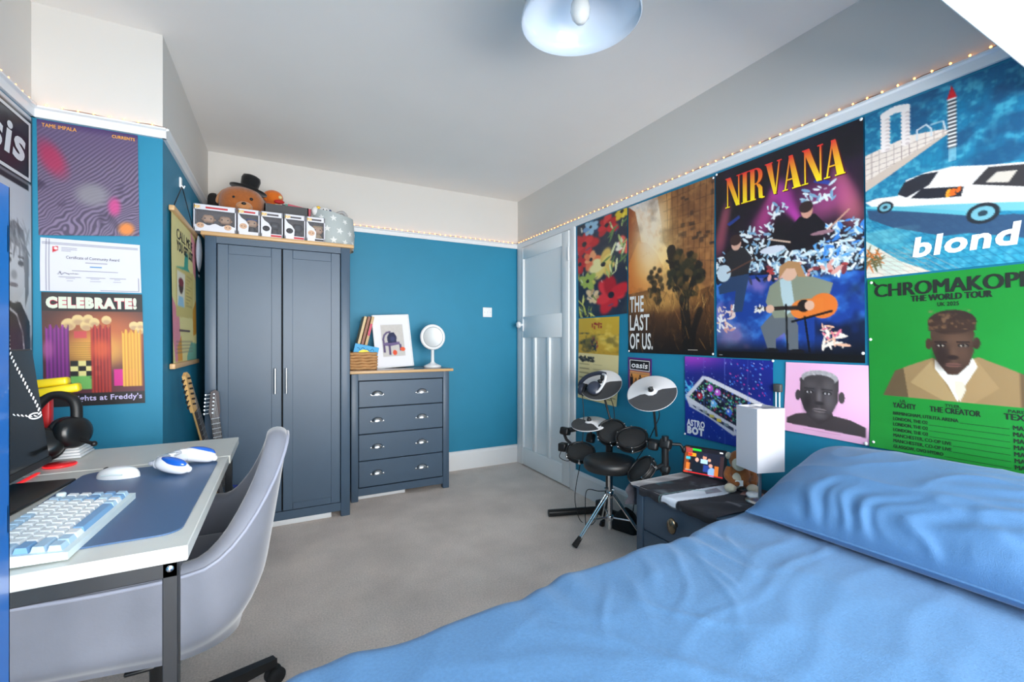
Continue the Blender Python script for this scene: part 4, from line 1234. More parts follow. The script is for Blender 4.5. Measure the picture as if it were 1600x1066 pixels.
# ------------------------------------------------------------------ on top of the wardrobe
ZW = 1.728
CARD = mat('white_card', (222, 222, 230), .5)
CLEAR = mat('clear_window', (150, 150, 156), .08, alpha=.16)
INNER = mat('box_inside', (92, 88, 92), .7)
SKIN = mat('figure_skin', (206, 166, 136), .5)
DARKF = mat('figure_dark', (34, 34, 42), .5)
NAVYF = mat('figure_navy', (46, 66, 120), .5)
TANF = mat('figure_tan', (176, 152, 116), .5)
REDC = mat('box_red', (190, 40, 48), .5)
YELL = mat('pop_yellow', (236, 190, 60), .5)
def figure_box(xa, xb, nfig, label, mats, accent, name_tag):
    ya, yb_, h = 2.995, 3.085, .152
    t = thing('figure_box', label, 'toy box', ((xa + xb) / 2, 3.04, ZW), world=True, group='boxed figures on the wardrobe')
    body = MB()
    body.bb(xa, xb, yb_ - .002, yb_, ZW, ZW + h); body.bb(xa, xa + .002, ya, yb_, ZW, ZW + h); body.bb(xb - .002, xb, ya, yb_, ZW, ZW + h)
    body.bb(xa, xb, ya, yb_, ZW, ZW + .002); body.bb(xa, xb, ya, yb_, ZW + h - .002, ZW + h)
    body.bb(xa, xb, ya, ya + .002, ZW, ZW + .022); body.bb(xa, xb, ya, ya + .002, ZW + h - .03, ZW + h)
    body.bb(xa, xa + .006, ya, ya + .002, ZW, ZW + h); body.bb(xb - .006, xb, ya, ya + .002, ZW, ZW + h)
    body.build('carton', [CARD], t)
    MB().bb(xa + .003, xb - .003, yb_ - .006, yb_ - .003, ZW + .003, ZW + h - .003).build('backing_card', [INNER], t)
    # shaped card front beside the window
    w = xb - xa
    if nfig == 1:
        pl = [(xa + .006, ZW + .022), (xa + .052, ZW + .022), (xa + .055, ZW + .06), (xa + .040, ZW + .085), (xa + .018, ZW + .10), (xa + .006, ZW + h - .03)]
    else:
        pl = [(xa + .006, ZW + .022), (xb - .006, ZW + .022), (xb - .006, ZW + .035)] + [(xb - .006 - (w - .012) * k / 16, ZW + .036 + .012 * math.sin(k / 16 * PI * 3) ** 2) for k in range(17)]
    MB().prism([(x_, z_) for x_, z_ in pl], .0015, Matrix.Translation((0, ya + .0015, 0)) @ frame_from((0, -1, 0), (1, 0, 0)), 0).build('front_card', [CARD], t)
    MB().bb(xa + .006, xb - .006, ya + .0004, ya + .001, ZW + .022, ZW + h - .03).build('clear_window', [CLEAR], t)
    MB().bb(xa + w * .28, xa + w * .8, ya - .0012, ya, ZW + h - .022, ZW + h - .012).build('title_band', [accent], t)
    uv, fs = text_mesh('POP!', .05)
    lt = MB(); lt.add([(xa + .005 + p[0] * .026, ya - .001, ZW + h - .026 + p[1] * .018) for p in uv], fs); lt.build('lettering', [YELL], t)
    lt = MB(); lt.bb(xa + w * .45, xb - .008, ya - .0012, ya, ZW + .006, ZW + .017); lt.build('name_band', [name_tag], t)
    for px_, pz_, pr_, pm_ in (((xa + .028, ZW + .052, .019, mats[0][0]),) if nfig == 1 else ((xa + .032, ZW + .034, .018, SKIN), (xb - .040, ZW + .032, .018, SKIN))):
        po_ = MB().prism([(px_ + pr_ * math.cos(2 * PI * q / 20), pz_ + pr_ * .85 * math.sin(2 * PI * q / 20)) for q in range(20)], .001, Matrix.Translation((0, ya - .0003, 0)) @ frame_from((0, -1, 0), (1, 0, 0))).build('printed_portrait', [pm_], t)
        for sx_ in (-1, 1):
            MB().prism([(px_ + sx_ * pr_ * .42 + .0026 * math.cos(2 * PI * q / 8), pz_ + .0026 * math.sin(2 * PI * q / 8)) for q in range(8)], .0006, Matrix.Translation((0, ya - .0014, 0)) @ frame_from((0, -1, 0), (1, 0, 0))).build('printed_eye', [DARKF if pm_ is not DARKF else INNER], po_)
    for k in range(nfig):
        fx = xa + w * (.62 if nfig == 1 else (.32, .72)[k])
        fy = 3.045
        fm = mats[k]
        MB().box((fx, fy, ZW + .082), (.056, .050, .046), bevel=.017, seg=4).ball((fx - .029, fy, ZW + .08), .006, nu=8, nv=6).ball((fx + .029, fy, ZW + .08), .006, nu=8, nv=6).build('figure_head', [fm[0]], t)
        MB().box((fx, fy, ZW + .042), (.030, .022, .036), bevel=.008, seg=3).cyl((fx - .008, fy, ZW + .003), (fx - .008, fy, ZW + .03), .007, n=10).cyl((fx + .008, fy, ZW + .003), (fx + .008, fy, ZW + .03), .007, n=10).cyl((fx - .014, fy, ZW + .05), (fx - .024, fy - .008, ZW + .03), .005, n=8).cyl((fx + .014, fy, ZW + .05), (fx + .024, fy - .008, ZW + .03), .005, n=8).build('figure_body', [fm[1]], t)
        if fm[2] is not None:
            MB().box((fx, fy + .003, ZW + .099), (.060, .052, .018), bevel=.008, seg=3).build('figure_hat', [fm[2]], t)
        MB().ball((fx - .014, fy - .0245, ZW + .08), (.004, .002, .004), nu=8, nv=6).ball((fx + .014, fy - .0245, ZW + .08), (.004, .002, .004), nu=8, nv=6).build('figure_eyes', [DARKF], t)
figure_box(-.438, -.236, 2, 'wide boxed toy with two bald figures above the wardrobe left door', ((SKIN, DARKF, None), (SKIN, DARKF, None)), REDC, CARD)
figure_box(-.228, -.118, 1, 'boxed toy figure in a navy cap, right of the two-figure box', ((SKIN, DARKF, NAVYF),), REDC, CARD)
figure_box(-.112, .004, 1, 'boxed black figure with red name band, third box on the wardrobe', ((DARKF, DARKF, None),), INNER, REDC)
figure_box(.012, .126, 1, 'boxed black figure with red name band, next to the tan figure box', ((DARKF, DARKF, None),), INNER, REDC)
figure_box(.132, .238, 1, 'boxed tan figure with dark hair against the star-print basket', ((SKIN, TANF, TANF),), INNER, DARKF)

FUR = mat('brown_fur', (168, 96, 44), .95, bump=1.0, bscale=260, var=.25, vscale=60, sheen=.5)
FURL = mat('light_brown_fur', (196, 134, 84), .95, bump=1.0, bscale=260, var=.2, vscale=60, sheen=.5)
FELT = mat('black_felt', (18, 18, 20), .95, sheen=.3, bump=.3, bscale=200)
# teddy bear (plain button eyes and muzzle)
t = thing('teddy_bear', 'brown plush teddy bear sitting behind the boxed toys', 'soft toy', (-.215, 3.25, ZW), world=True)
tb = MB()
tb.ball((-.222, 3.23, ZW + .235), (.124, .105, .108), nu=28, nv=18, power=.86); tb.ball((-.215, 3.27, ZW + .090), (.10, .085, .088), nu=24, nv=16)
tb.build('body', [FUR], t)
for ex, rz in ((-.326, .55), (-.115, -.5)):
    M = Euler((0.1, rz, 0)).to_matrix().to_4x4()
    MB().ball((ex, 3.225, ZW + .275 if ex < -.2 else ZW + .235), (.024, .018, .055), M, nu=16, nv=12).build('ear', [FURL], t)
MB().ball((-.205, 3.135, ZW + .20), (.045, .035, .032), nu=18, nv=12).build('muzzle', [FURL], t)
for ex in (-.258, -.168):
    MB().ball((ex, 3.135, ZW + .252), .010, nu=10, nv=8).build('button_eye', [BLACKP], t)
MB().ball((-.205, 3.103, ZW + .212), (.013, .008, .009), nu=10, nv=8).build('nose', [BLACKP], t)
# hat
M = Matrix.Translation((-.188, 3.235, ZW + .335)) @ Euler((.05, .22, 0)).to_matrix().to_4x4()
m = MB().lathe([(.001, .094), (.030, .094), (.048, .086), (.054, .066), (.050, .03), (.048, .012), (.07, .006), (.096, .002), (.104, .004), (.104, -.002), (.06, -.006), (.001, -.006)], 32, M)
single('bowler_hat', m, [FELT], 'black felt bowler hat tilted on the teddy bear', 'hat', (-.188, 3.235, ZW + .33))
# black bag
m = MB()
def bagf(u, v):
    a = 2 * PI * u
    r = 1 + .10 * math.sin(3 * a + 4 * v) + .06 * math.sin(7 * a) * v
    w = (1 - .25 * v) * math.sin(min(1, v * 6) * PI / 2)
    cap = 1 if v < .6 else max(.02, math.cos((v - .6) / .4 * PI / 2)) ** .7
    return Vector((-.378 + .058 * r * w * cap * math.cos(a), 3.44 + .085 * r * w * cap * math.sin(a), ZW + .33 * (1 - (1 - v) ** 2.2) + .012 * v * math.sin(2 * a) + .001))
m.grid(bagf, 28, 16, wrap_u=True)
b_ = single('holdall_bag', m, [mat('black_nylon', (20, 20, 23), .6, bump=.4, bscale=40)], 'black crumpled bag beside the teddy bear on the wardrobe', 'bag', (-.378, 3.44, ZW))
# orange plush
t = thing('plush_toy', 'orange plush toy with red mouth lying behind the grey box', 'soft toy', (-.05, 3.42, ZW), world=True)
OR = mat('orange_fur', (216, 110, 30), .95, bump=.8, bscale=220, sheen=.4)
MB().ball((-.055, 3.42, ZW + .36), (.062, .055, .05), nu=22, nv=14).ball((-.06, 3.43, ZW + .18), (.07, .06, .18), nu=20, nv=14).build('body', [OR], t)
MB().ball((-.095, 3.40, ZW + .355), (.022, .02, .03), nu=14, nv=10).build('ear', [OR], t)
MB().ball((-.018, 3.375, ZW + .325), (.032, .014, .014), nu=14, nv=10).build('mouth', [mat('plush_red', (190, 40, 40), .8)], t)
MB().ball((-.012, 3.378, ZW + .356), (.012, .012, .012), nu=12, nv=8).build('eye', [mat('plush_cream', (230, 210, 150), .6)], t)
# dark grey box with albums and comics sticking out
t = thing('storage_box', 'dark grey open fabric box full of thin books on the wardrobe', 'box', (.02, 3.25, ZW), world=True)
GREYB = mat('grey_felt', (84, 84, 86), .9, bump=.3, bscale=150)
g0, g1, h0, h1 = -.098, .150, 3.12, 3.40
MB().bb(g0, g1, h0, h0 + .006, ZW, ZW + .236).bb(g0, g1, h1 - .006, h1, ZW, ZW + .236).bb(g0, g0 + .006, h0, h1, ZW, ZW + .236).bb(g1 - .006, g1, h0, h1, ZW, ZW + .236).bb(g0, g1, h0, h1, ZW, ZW + .006).build('box_shell', [GREYB], t)
for k, (bx, by, hh, rz, cc, lb) in enumerate(((-.05, 3.33, .275, .05, (150, 44, 52), 'dark red thin book at the back of the grey box'), (.0, 3.30, .268, .03, (214, 200, 150), 'cream thin book standing in the grey box'), (.04, 3.27, .262, .02, (40, 40, 52), 'black thin book standing in the grey box'),
                                            (.06, 3.24, .258, 0, (70, 160, 140), 'teal thin book standing in the grey box'), (.075, 3.21, .252, 0, (196, 70, 90), 'pink-red thin book at the front of the grey box'))):
    bt = MB().box((0, 0, hh / 2), (.15, .008, hh), bevel=.0015, seg=1)
    o = single('thin_book', bt, [mat('comic_%d' % k, cc, .5)], lb, 'book', (bx, by, ZW + .008), world=False, rot=(.10, .13, rz))
# star-print basket: round, soft
t = thing('fabric_basket', 'pale grey round fabric basket printed with white stars', 'basket', (.295, 3.22, ZW), world=True)
FAB = mat('grey_cotton', (176, 184, 184), .9, bump=.15, bscale=180, var=.05)
STAR = mat('star_white', (226, 228, 226), .85)
bx_, by_, rx_, ry_ = .297, 3.24, .142, .152
def bskt(a, z, k=0.0):
    bul = 1 + .04 * math.sin(z / .21 * PI) - .03 * max(0, z / .21 - .8)
    return Vector((bx_ + (rx_ + k) * bul * math.cos(a), by_ + (ry_ + k) * bul * math.sin(a), ZW + z + .01 * math.sin(2 * a + 1) * z / .2 - .02 * max(0, math.cos(a)) * z / .2))
m = MB()
m.grid(lambda u, v: bskt(2 * PI * u, .235 * v + .001), 48, 10, wrap_u=True)
m.grid(lambda u, v: bskt(2 * PI * u, .236 - .2 * v, -.006), 48, 8, wrap_u=True)
m.build('basket_body', [FAB], t)
R = random.Random(4)
for k in range(34):
    a0 = 2 * PI * (k % 12) / 12 + (k // 12) * .26
    z0 = .035 + (k // 12) * .075 + .012 * R.random()
    if math.sin(a0) > .35:
        continue
    rr, ro = .021 + .006 * R.random(), R.random() * 2
    vs = [bskt(a0, z0, .0016)]
    for q in range(10):
        an = ro + 2 * PI * q / 10
        r_ = rr if q % 2 == 0 else rr * .42
        vs.append(bskt(a0 + r_ * math.cos(an) / .155, z0 + r_ * math.sin(an), .0016))
    MB().add(vs, [(0, 1 + q, 1 + (q + 1) % 10) for q in range(10)]).build('printed_star', [STAR], t)
# toys in the star basket
WPL = mat('white_plush', (226, 224, 222), .9, sheen=.3, bump=.4, bscale=200)
t = thing('soft_toy', 'white plush toy with blue collar lying in the star basket', 'soft toy', (.27, 3.16, ZW + .19), world=True)
MB().ball((.245, 3.15, ZW + .232), (.036, .032, .032), nu=18, nv=12).ball((.285, 3.17, ZW + .215), (.04, .03, .03), nu=16, nv=12).build('body', [WPL], t)
MB().ball((.258, 3.122, ZW + .238), (.004, .003, .006), nu=8, nv=6).ball((.238, 3.120, ZW + .240), (.004, .003, .006), nu=8, nv=6).build('eyes', [BLACKP], t)
MB().tube([(.278 + .001 * k, 3.15 + .026 * math.cos(k / 10 * 2 * PI), ZW + .22 + .026 * math.sin(k / 10 * 2 * PI)) for k in range(10)], .008, 6, closed=True).build('collar', [NAVYF], t)
m = MB().ball((.19, 3.15, ZW + .232), (.022, .022, .03), nu=14, nv=10)
single('toy_ball', m, [WPL], 'small pale toy at the edge of the star basket', 'toy', (.19, 3.15, ZW + .2))
t = thing('toy_bird', 'small yellow and blue toy peeking from the star basket', 'toy', (.207, 3.16, ZW + .2), world=True)
MB().box((.208, 3.15, ZW + .222), (.016, .02, .05), bevel=.005).build('toy_body', [mat('toy_blue', (40, 120, 180), .5)], t)
MB().ball((.210, 3.148, ZW + .256), (.013, .013, .011), nu=12, nv=8).build('toy_head', [YELL], t)
m = MB().box((.312, 3.14, ZW + .208), (.05, .02, .018), (0, .2, 0), bevel=.006)
single('toy_block', m, [mat('toy_red', (176, 36, 46), .5)], 'small red toy at the front of the star basket', 'toy', (.312, 3.14, ZW + .2))
m = MB().tube(spline([(.30, 3.18, ZW + .19), (.325, 3.18, ZW + .235), (.36, 3.19, ZW + .255), (.385, 3.19, ZW + .235), (.38, 3.19, ZW + .21)], 6), .012, 8)
single('toy_tail', m, [mat('pale_grey_plush', (170, 168, 168), .9)], 'grey plush loop sticking out of the star basket', 'soft toy', (.33, 3.18, ZW + .19))
# grey cloth bag hanging on the wardrobe's side
m = MB()
m.grid(lambda u, v: Vector((-.405 - (.026 * math.sin(PI * min(1, v * 1.15 + .05)) ** .6) * math.cos(2 * PI * u) * .55 - .012, 3.03 + .055 * math.sin(2 * PI * u) * (.35 + .65 * math.sin(PI * min(.93, v + .12))), 1.70 - .22 * v + .01 * math.sin(4 * PI * u) * v)), 20, 14, wrap_u=True)
single('cloth_bag', m, [mat('grey_cloth', (150, 160, 172), .9, bump=.3, bscale=60)], 'small grey cloth bag hanging beside the wardrobe top', 'bag', (-.415, 3.03, 1.5))

# ------------------------------------------------------------------ desk
DZ = 0.73
DESKW = mat('desk_white', (216, 216, 210), .38, var=.03, vscale=20)
EDGEW = mat('desk_edge', (236, 238, 240), .3)
DKM = mat('desk_black_steel', (30, 32, 36), .4)
dx0, dx1, dy0, dym, dy1 = -0.835, -0.157, 1.015, 1.74, 2.06
t = thing('desk', 'white-topped desk with black steel frame against the alcove wall', 'desk', (-0.5, 1.54, 0), world=True)
MB().bb(dx0, dx1, dy0, dym - .001, DZ - .028, DZ, bevel=.002, seg=1).build('desktop_board', [DESKW], t)
MB().bb(dx0, dx1 + .004, dym + .001, dy1, DZ - .026, DZ + .001, bevel=.002, seg=1).build('desktop_board', [DESKW], t)
fz = DZ - .028
for nm, a in (('front_beam', (dx0 + .02, dx1 - .015, dy0 + .008, dy0 + .03, fz - .03, fz)), ('rear_beam', (dx0 + .02, dx1 - .015, dy1 - .03, dy1 - .008, fz - .03, fz)), ('long_beam', (dx1 - .04, dx1 - .018, dy0 + .03, dy1 - .03, fz - .03, fz)), ('long_beam', (dx0 + .02, dx0 + .042, dy0 + .03, dy1 - .03, fz - .03, fz))):
    MB().bb(*a, bevel=.002, seg=1).build(nm, [DKM], t)
for lx in (dx0 + .02, dx1 - .04):
    for ly in (dy0 + .008, dym - .10, dy1 - .03):
        if ly > dy0 + .1 and ly < dy1 - .1:
            continue
        lg = MB().bb(lx, lx + .024, ly, ly + .024, .012, fz, bevel=.0015, seg=1).build('leg', [DKM], t)
        MB().lathe([(.001, 0), (.02, 0), (.021, .004), (.012, .012), (.001, .012)], 14, Matrix.Translation((lx + .012, ly + .012, 0))).build('foot_pad', [BLACKR], lg)
MB().ball((dx1 - .028, dy0 + .007, fz - .012), (.007, .004, .007), nu=12, nv=8).build('bolt', [CHROME], t)
# desk mat, rounded corners
def rrect(x0, x1, y0, y1, r, n=6):
    out = []
    for cx, cy, a0 in ((x1 - r, y1 - r, 0), (x0 + r, y1 - r, PI / 2), (x0 + r, y0 + r, PI), (x1 - r, y0 + r, 1.5 * PI)):
        for k in range(n + 1):
            a = a0 + PI / 2 * k / n
            out.append((cx + r * math.cos(a), cy + r * math.sin(a)))
    return out
m = MB().prism(rrect(-.50, -.180, 1.085, 1.69, .035), .003, Matrix.Translation((0, 0, DZ + .0005)))
single('desk_mat', m, [mat('blue_leather_mat', (72, 102, 140), .42, bump=.05, bscale=300)], 'blue-grey desk mat with rounded corners under the keyboard', 'desk mat', (-.34, 1.39, DZ))
# keyboard: user sits on the +X side, so rows run along Y
KBW = mat('keyboard_shell', (218, 232, 234), .35)
KW = mat('keycap_white', (232, 236, 238), .4)
KL = mat('keycap_pale_blue', (176, 206, 228), .4)
KD = mat('keycap_blue', (120, 166, 208), .4)
t = thing('keyboard', 'compact white and pale blue keyboard on the desk mat', 'keyboard', (-.392, 1.205, DZ + .0036), rotz=-.05)
kx, ky = .070, .165
m = MB()
prof = [(-kx, 0.0), (kx, 0.0), (kx, .013), (-kx, .024)]
vs = [(x, -ky, z) for x, z in prof] + [(x, ky, z) for x, z in prof]
m.add(vs, [(0, 1, 2, 3), (7, 6, 5, 4), (0, 4, 5, 1), (1, 5, 6, 2), (2, 6, 7, 3), (3, 7, 4, 0)])
m.build('shell', [KBW], t)
def keycap(w, d, h=.0095):
    k = MB()
    a, b_ = w / 2, d / 2
    i = .0028
    vs = [(-b_, -a, 0), (b_, -a, 0), (b_, a, 0), (-b_, a, 0), (-b_ + i * .4, -a + i, h), (b_ - i * 1.5, -a + i, h * .96), (b_ - i * 1.5, a - i, h * .96), (-b_ + i * .4, a - i, h)]
    k.add(vs, [(3, 2, 1, 0), (4, 5, 6, 7), (0, 1, 5, 4), (1, 2, 6, 5), (2, 3, 7, 6), (3, 0, 4, 7)])
    return k
caps = {}
rows = [[(1, 'd')] + [(1, 'w')] * 4 + [(1, 'l')] * 4 + [(1, 'w')] * 4 + [(1, 'l')] + [(1, 'k')],
        [(1, 'l')] + [(1, 'w')] * 12 + [(1.5, 'l'), (1, 'w')], [(1.5, 'l')] + [(1, 'w')] * 11 + [(1.5, 'l'), (1, 'w')],
        [(1.75, 'd')] + [(1, 'w')] * 11 + [(1.5, 'd'), (1, 'l')], [(2.25, 'l')] + [(1, 'w')] * 10 + [(1.5, 'l'), (1, 'd')],
        [(1.25, 'l'), (1.25, 'l'), (1.25, 'w'), (6.2, 'd'), (1, 'l'), (1, 'w'), (1, 'd'), (1, 'l')]]
nr = len(rows)
for r, row in enumerate(rows):
    tot = sum(w for w, _ in row)
    unit = (2 * ky - .014) / tot
    y = -ky + .007
    px = -kx + .011 + r * .0218
    pz = .024 - (px + kx) / (2 * kx) * .011
    for w, c in row:
        wid = unit * w - .0012
        key = (round(wid, 4), c)
        if key not in caps:
            if c == 'k':
                kb = MB().cyl((0, 0, 0), (0, 0, .014), .0085, n=18, bevel=.002)
            else:
                kb = keycap(wid, .0196)
            caps[key] = kb.build('knob' if c == 'k' else 'keycap', [{'w': KW, 'l': KL, 'd': KD, 'k': KBW}[c]], t, origin=(0, 0, 0))
            caps[key].location = (px, y + unit * w / 2, pz)
            caps[key].rotation_euler = (0, .078, 0)
        else:
            share(caps[key], 'keycap', t, (px, y + unit * w / 2, pz), (0, .078, 0))
        y += unit * w
# mouse
t = thing('computer_mouse', 'white wireless mouse on the desk mat', 'mouse', (-.405, 1.60, DZ + .0035), rotz=-.35)
def mousef(u, v):
    a = 2 * PI * u
    th = v * PI / 2
    cx = math.cos(a)
    x = .054 * cx * math.cos(th) ** .6
    y = .027 * math.sin(a) * math.cos(th) ** .6 * (1 - .12 * cx * cx)
    z = .030 * math.sin(th) ** .9 * (1 - .25 * max(0, -cx) * (1 - v))
    return Vector((x, y, z))
MB().grid(mousef, 28, 10, wrap_u=True).build('shell', [WHITEP], t)
MB().cyl((-.030, -.003, .0215), (-.030, .003, .0215), .007, n=14).build('scroll_wheel', [BLACKR], t)
MB().tube(spline([(-.026, -.0252, .011), (0, -.0262, .013), (.026, -.0250, .012)], 5), .0022, 6).build('side_button', [KBW], t)
# game controller: white with blue face, two grips
t = thing('game_controller', 'white game controller with glossy blue panel on the desk mat', 'controller', (-.268, 1.615, DZ + .0035), rotz=-.42)
CWH = mat('controller_white', (226, 230, 238), .25, coat=.3)
CBL = mat('controller_blue', (28, 92, 190), .12, coat=.6)
def grip(sy):
    return spline([(-.030, sy * .030, .030), (-.012, sy * .048, .031), (.018, sy * .058, .026), (.048, sy * .062, .020), (.062, sy * .060, .016)], 5)
m = MB()
m.box((-.022, 0, .028), (.050, .105, .030), bevel=.013, seg=4)
for sy in (-1, 1):
    g = grip(sy)
    rr = [.018 + .004 * math.sin(PI * k / (len(g) - 1)) - .009 * (k / (len(g) - 1)) ** 3 for k in range(len(g))]
    m.tube(g, rr, 14); m.ball(g[-1], rr[-1], nu=14, nv=8); m.ball(g[0], rr[0], nu=14, nv=8)
m.build('shell', [CWH], t)
MB().box((-.030, 0, .0425), (.034, .052, .005), bevel=.002).build('touchpad', [CWH], t)
for sy in (-1, 1):
    gp = [Vector(p) + Vector((0, sy * .004, .012)) for p in grip(sy)][3:-1]
    MB().tube(gp, [.011 * math.sin(PI * (k + .6) / (len(gp) + .4)) + .003 for k in range(len(gp))], 12).build('blue_panel', [CBL], t)
    MB().cyl((-.006, sy * .024, .036), (-.006, sy * .024, .050), .0055, n=12).cyl((-.006, sy * .024, .050), (-.006, sy * .024, .054), .009, n=16).build('thumbstick', [WHITEP], t)
    MB().box((-.050, sy * .036, .030), (.014, .026, .012), bevel=.004).build('shoulder_trigger', [mat('controller_grey', (150, 156, 170), .4)], t)
for k in range(4):
    a = PI / 2 * k
    MB().cyl((-.028 + .009 * math.cos(a), .040 + .009 * math.sin(a), .040), (-.028 + .009 * math.cos(a), .040 + .009 * math.sin(a), .046), .0042, n=10).build('face_button', [KL], t)
# dark slab beside the keyboard (a switched-off tablet)
m = MB().box((0, 0, .004), (.13, .42, .008), bevel=.003)
o = single('tablet_computer', m, [BLACKP], 'slim black tablet lying behind the keyboard', 'tablet', (-.585, 1.42, DZ + .0005), world=False, rot=(0, 0, -.10))
# monitor, screen facing the chair
t = thing('monitor', 'black computer monitor with dark screen at the back of the desk', 'monitor', (-.68, 1.50, DZ), world=True)
GLS = mat('dark_screen_glass', (8, 12, 15), .14, coat=.4)
Mm = Matrix.Translation((-.602, 1.505, DZ + .028)) @ Euler((0, -.115, 0)).to_matrix().to_4x4()
MB().bb(-.03, -.004, -.275, .275, 0, .335, bevel=.004, M=Mm).build('housing', [BLACKP], t)
MB().bb(-.004, -.002, -.270, .270, .018, .331, M=Mm).build('screen', [GLS], t)
MB().bb(-.004, .001, -.275, .275, 0, .018, bevel=.001, seg=1, M=Mm).build('chin', [BLACKP], t)
MB().bb(-.75, -.722, 1.47, 1.54, DZ + .01, DZ + .22, bevel=.004).box((-.70, 1.505, DZ + .18), (.09, .06, .05), bevel=.005).build('stand_neck', [BLACKP], t)
MB().bb(-.80, -.66, 1.40, 1.61, DZ + .0005, DZ + .012, bevel=.004).build('stand_foot', [BLACKP], t)
REDL = mat('red_glow', (236, 36, 40), .3, emit=.7)
t = thing('charging_disc', 'red glowing round charging disc by the monitor', 'charger', (-.602, 1.835, DZ + .0014), world=True)
MB().lathe([(.001, .0), (.036, .0), (.037, .004), (.035, .008), (.001, .008)], 30, Matrix.Translation((-.602, 1.835, DZ + .0014))).build('disc', [mat('red_plastic', (222, 30, 36), .35)], t)
MB().lathe([(.0372, .0015), (.0385, .003), (.0372, .0055)], 30, Matrix.Translation((-.602, 1.835, DZ + .0014))).build('light_ring', [REDL], t)
MB().bb(-.628, -.62, 1.30, 1.76, DZ + .0003, DZ + .004).build('light_bar', [REDL], t)
# headset on its stand
t = thing('headset_stand', 'white ribbed desk stand with yellow arms and red post', 'stand', (-.665, 1.985, DZ + .0014), world=True)
DZ2 = DZ + .0014
m = MB()
for k in range(4):
    m.box((-.645, 1.98, DZ2 + .005 + k * .009), (.13 - k * .005, .12 - k * .005, .007), bevel=.003)
m.build('ribbed_base', [WHITEP], t)
MB().bb(-.70, -.672, 1.975, 2.005, DZ2 + .03, DZ2 + .225, bevel=.005).build('post', [mat('red_plastic_post', (200, 30, 34), .4)], t)
for k, (px, pz, L, a) in enumerate(((-.675, DZ2 + .245, .10, .10), (-.645, DZ2 + .222, .115, .16))):
    MB().box((px, 1.975 - k * .03, pz), (L, .035, .028), (0, -a, 0), bevel=.008, seg=3).build('yellow_arm', [mat('yellow_plastic', (236, 206, 24), .35)], t)
t = thing('gaming_headset', 'black gaming headset with microphone on the desk stand', 'headset', (-.63, 1.95, DZ2 + .05), world=True)
HSB = mat('headset_black', (18, 18, 20), .5)
hb = spline([(-.690, 1.93, DZ2 + .075), (-.700, 1.94, DZ2 + .15), (-.665, 1.94, DZ2 + .205), (-.625, 1.935, DZ2 + .207), (-.595, 1.925, DZ2 + .180), (-.590, 1.92, DZ2 + .115)], 6)
MB().tube(hb, .015, 12).build('headband', [HSB], t)
for c, ax, r in (((-.600, 1.915, DZ2 + .088), (.75, -.5, .1), .052), ((-.655, 1.885, DZ2 + .062), (.3, -.85, .5), .050)):
    M = Matrix.Translation(c) @ frame_from(ax)
    cup_ = MB().lathe([(.001, .030), (r * .6, .030), (r * .9, .022), (r, .006), (r * .96, -.012), (r * .8, -.022), (.001, -.024)], 28, M).build('ear_cup', [mat('headset_gloss', (20, 21, 23), .28)], t)
    MB().tube([M @ Vector((r * .78 * math.cos(a), r * .78 * math.sin(a), -.024)) for a in [2 * PI * k / 24 for k in range(24)]], .012, 8, closed=True).build('ear_cushion', [HSB], cup_)
MB().tube([(-.575, 1.90, DZ2 + .065), (-.556, 1.888, DZ2 + .058), (-.540, 1.88, DZ2 + .053)], .006, 8).ball((-.536, 1.878, DZ2 + .052), .009, nu=10, nv=8).build('microphone', [BLACKP], t)

# ------------------------------------------------------------------ desk chair, seat side under the desk
VEL = LAVENDER_CH
t = thing('desk_chair', 'grey velvet swivel tub chair pushed under the desk', 'chair', (-.29, 1.50, 0), world=True)
CY = 1.50
def shell_plan(s_, k):
    """plan of the tub: s_ in -1..1 runs from near arm front, round the back, to far arm front; k: outward offset"""
    a, r = .265, .185            # half width, corner radius
    straight, arc = .34, PI / 2 * r
    back = 2 * (a - r)
    L = 2 * straight + 2 * arc + back
    d = (s_ + 1) / 2 * L
    xb = -.075                   # centre plane of the back wall at seat level
    xs = xb - r
    if d < straight:
        p = (xs - (straight - d), -a); n = (0, -1)
    elif d < straight + arc:
        g = (d - straight) / r
        p = (xs + r * math.sin(g), -a + r - r * math.cos(g)); n = (math.sin(g), -math.cos(g))
    elif d < straight + arc + back:
        p = (xb, -a + r + (d - straight - arc)); n = (1, 0)
    elif d < straight + 2 * arc + back:
        g = (d - straight - arc - back) / r
        p = (xs + r * math.cos(g), a - r + r * math.sin(g)); n = (math.cos(g), math.sin(g))
    else:
        p = (xs - (d - straight - 2 * arc - back), a); n = (0, 1)
    return p[0] + n[0] * k, p[1] + n[1] * k, n
def top_z(s_):
    q = abs(s_)
    return .583 + .247 * (1 - smoothstep(.07, .42, q)) ** 1.0 + .012 * smoothstep(.6, 1, q)
def bot_z(s_):
    return .335 + .075 * abs(s_)
def shell_pt(s_, v, k):
    x, y, n = shell_plan(s_, k)
    zb, zt_ = bot_z(s_), top_z(s_)
    z = zb + (zt_ - zb) * v
    rel = max(0, z - .45)
    backness = 1 - smoothstep(.2, .6, abs(s_))
    x += rel * .16 * backness
    tuck = (1 - smoothstep(0, .42, v)) ** 2 * .055
    narrow = smoothstep(.60, .87, z) * .35 * backness
    y = y * (1 - narrow)
    return Vector((x - n[0] * tuck, CY + y - n[1] * tuck, z))
NU, NV = 64, 16
m = MB()
m.grid(lambda u, v: shell_pt(2 * u - 1, v, .028), NU, NV)
m.grid(lambda u, v: shell_pt(1 - 2 * u, v, -.028), NU, NV)
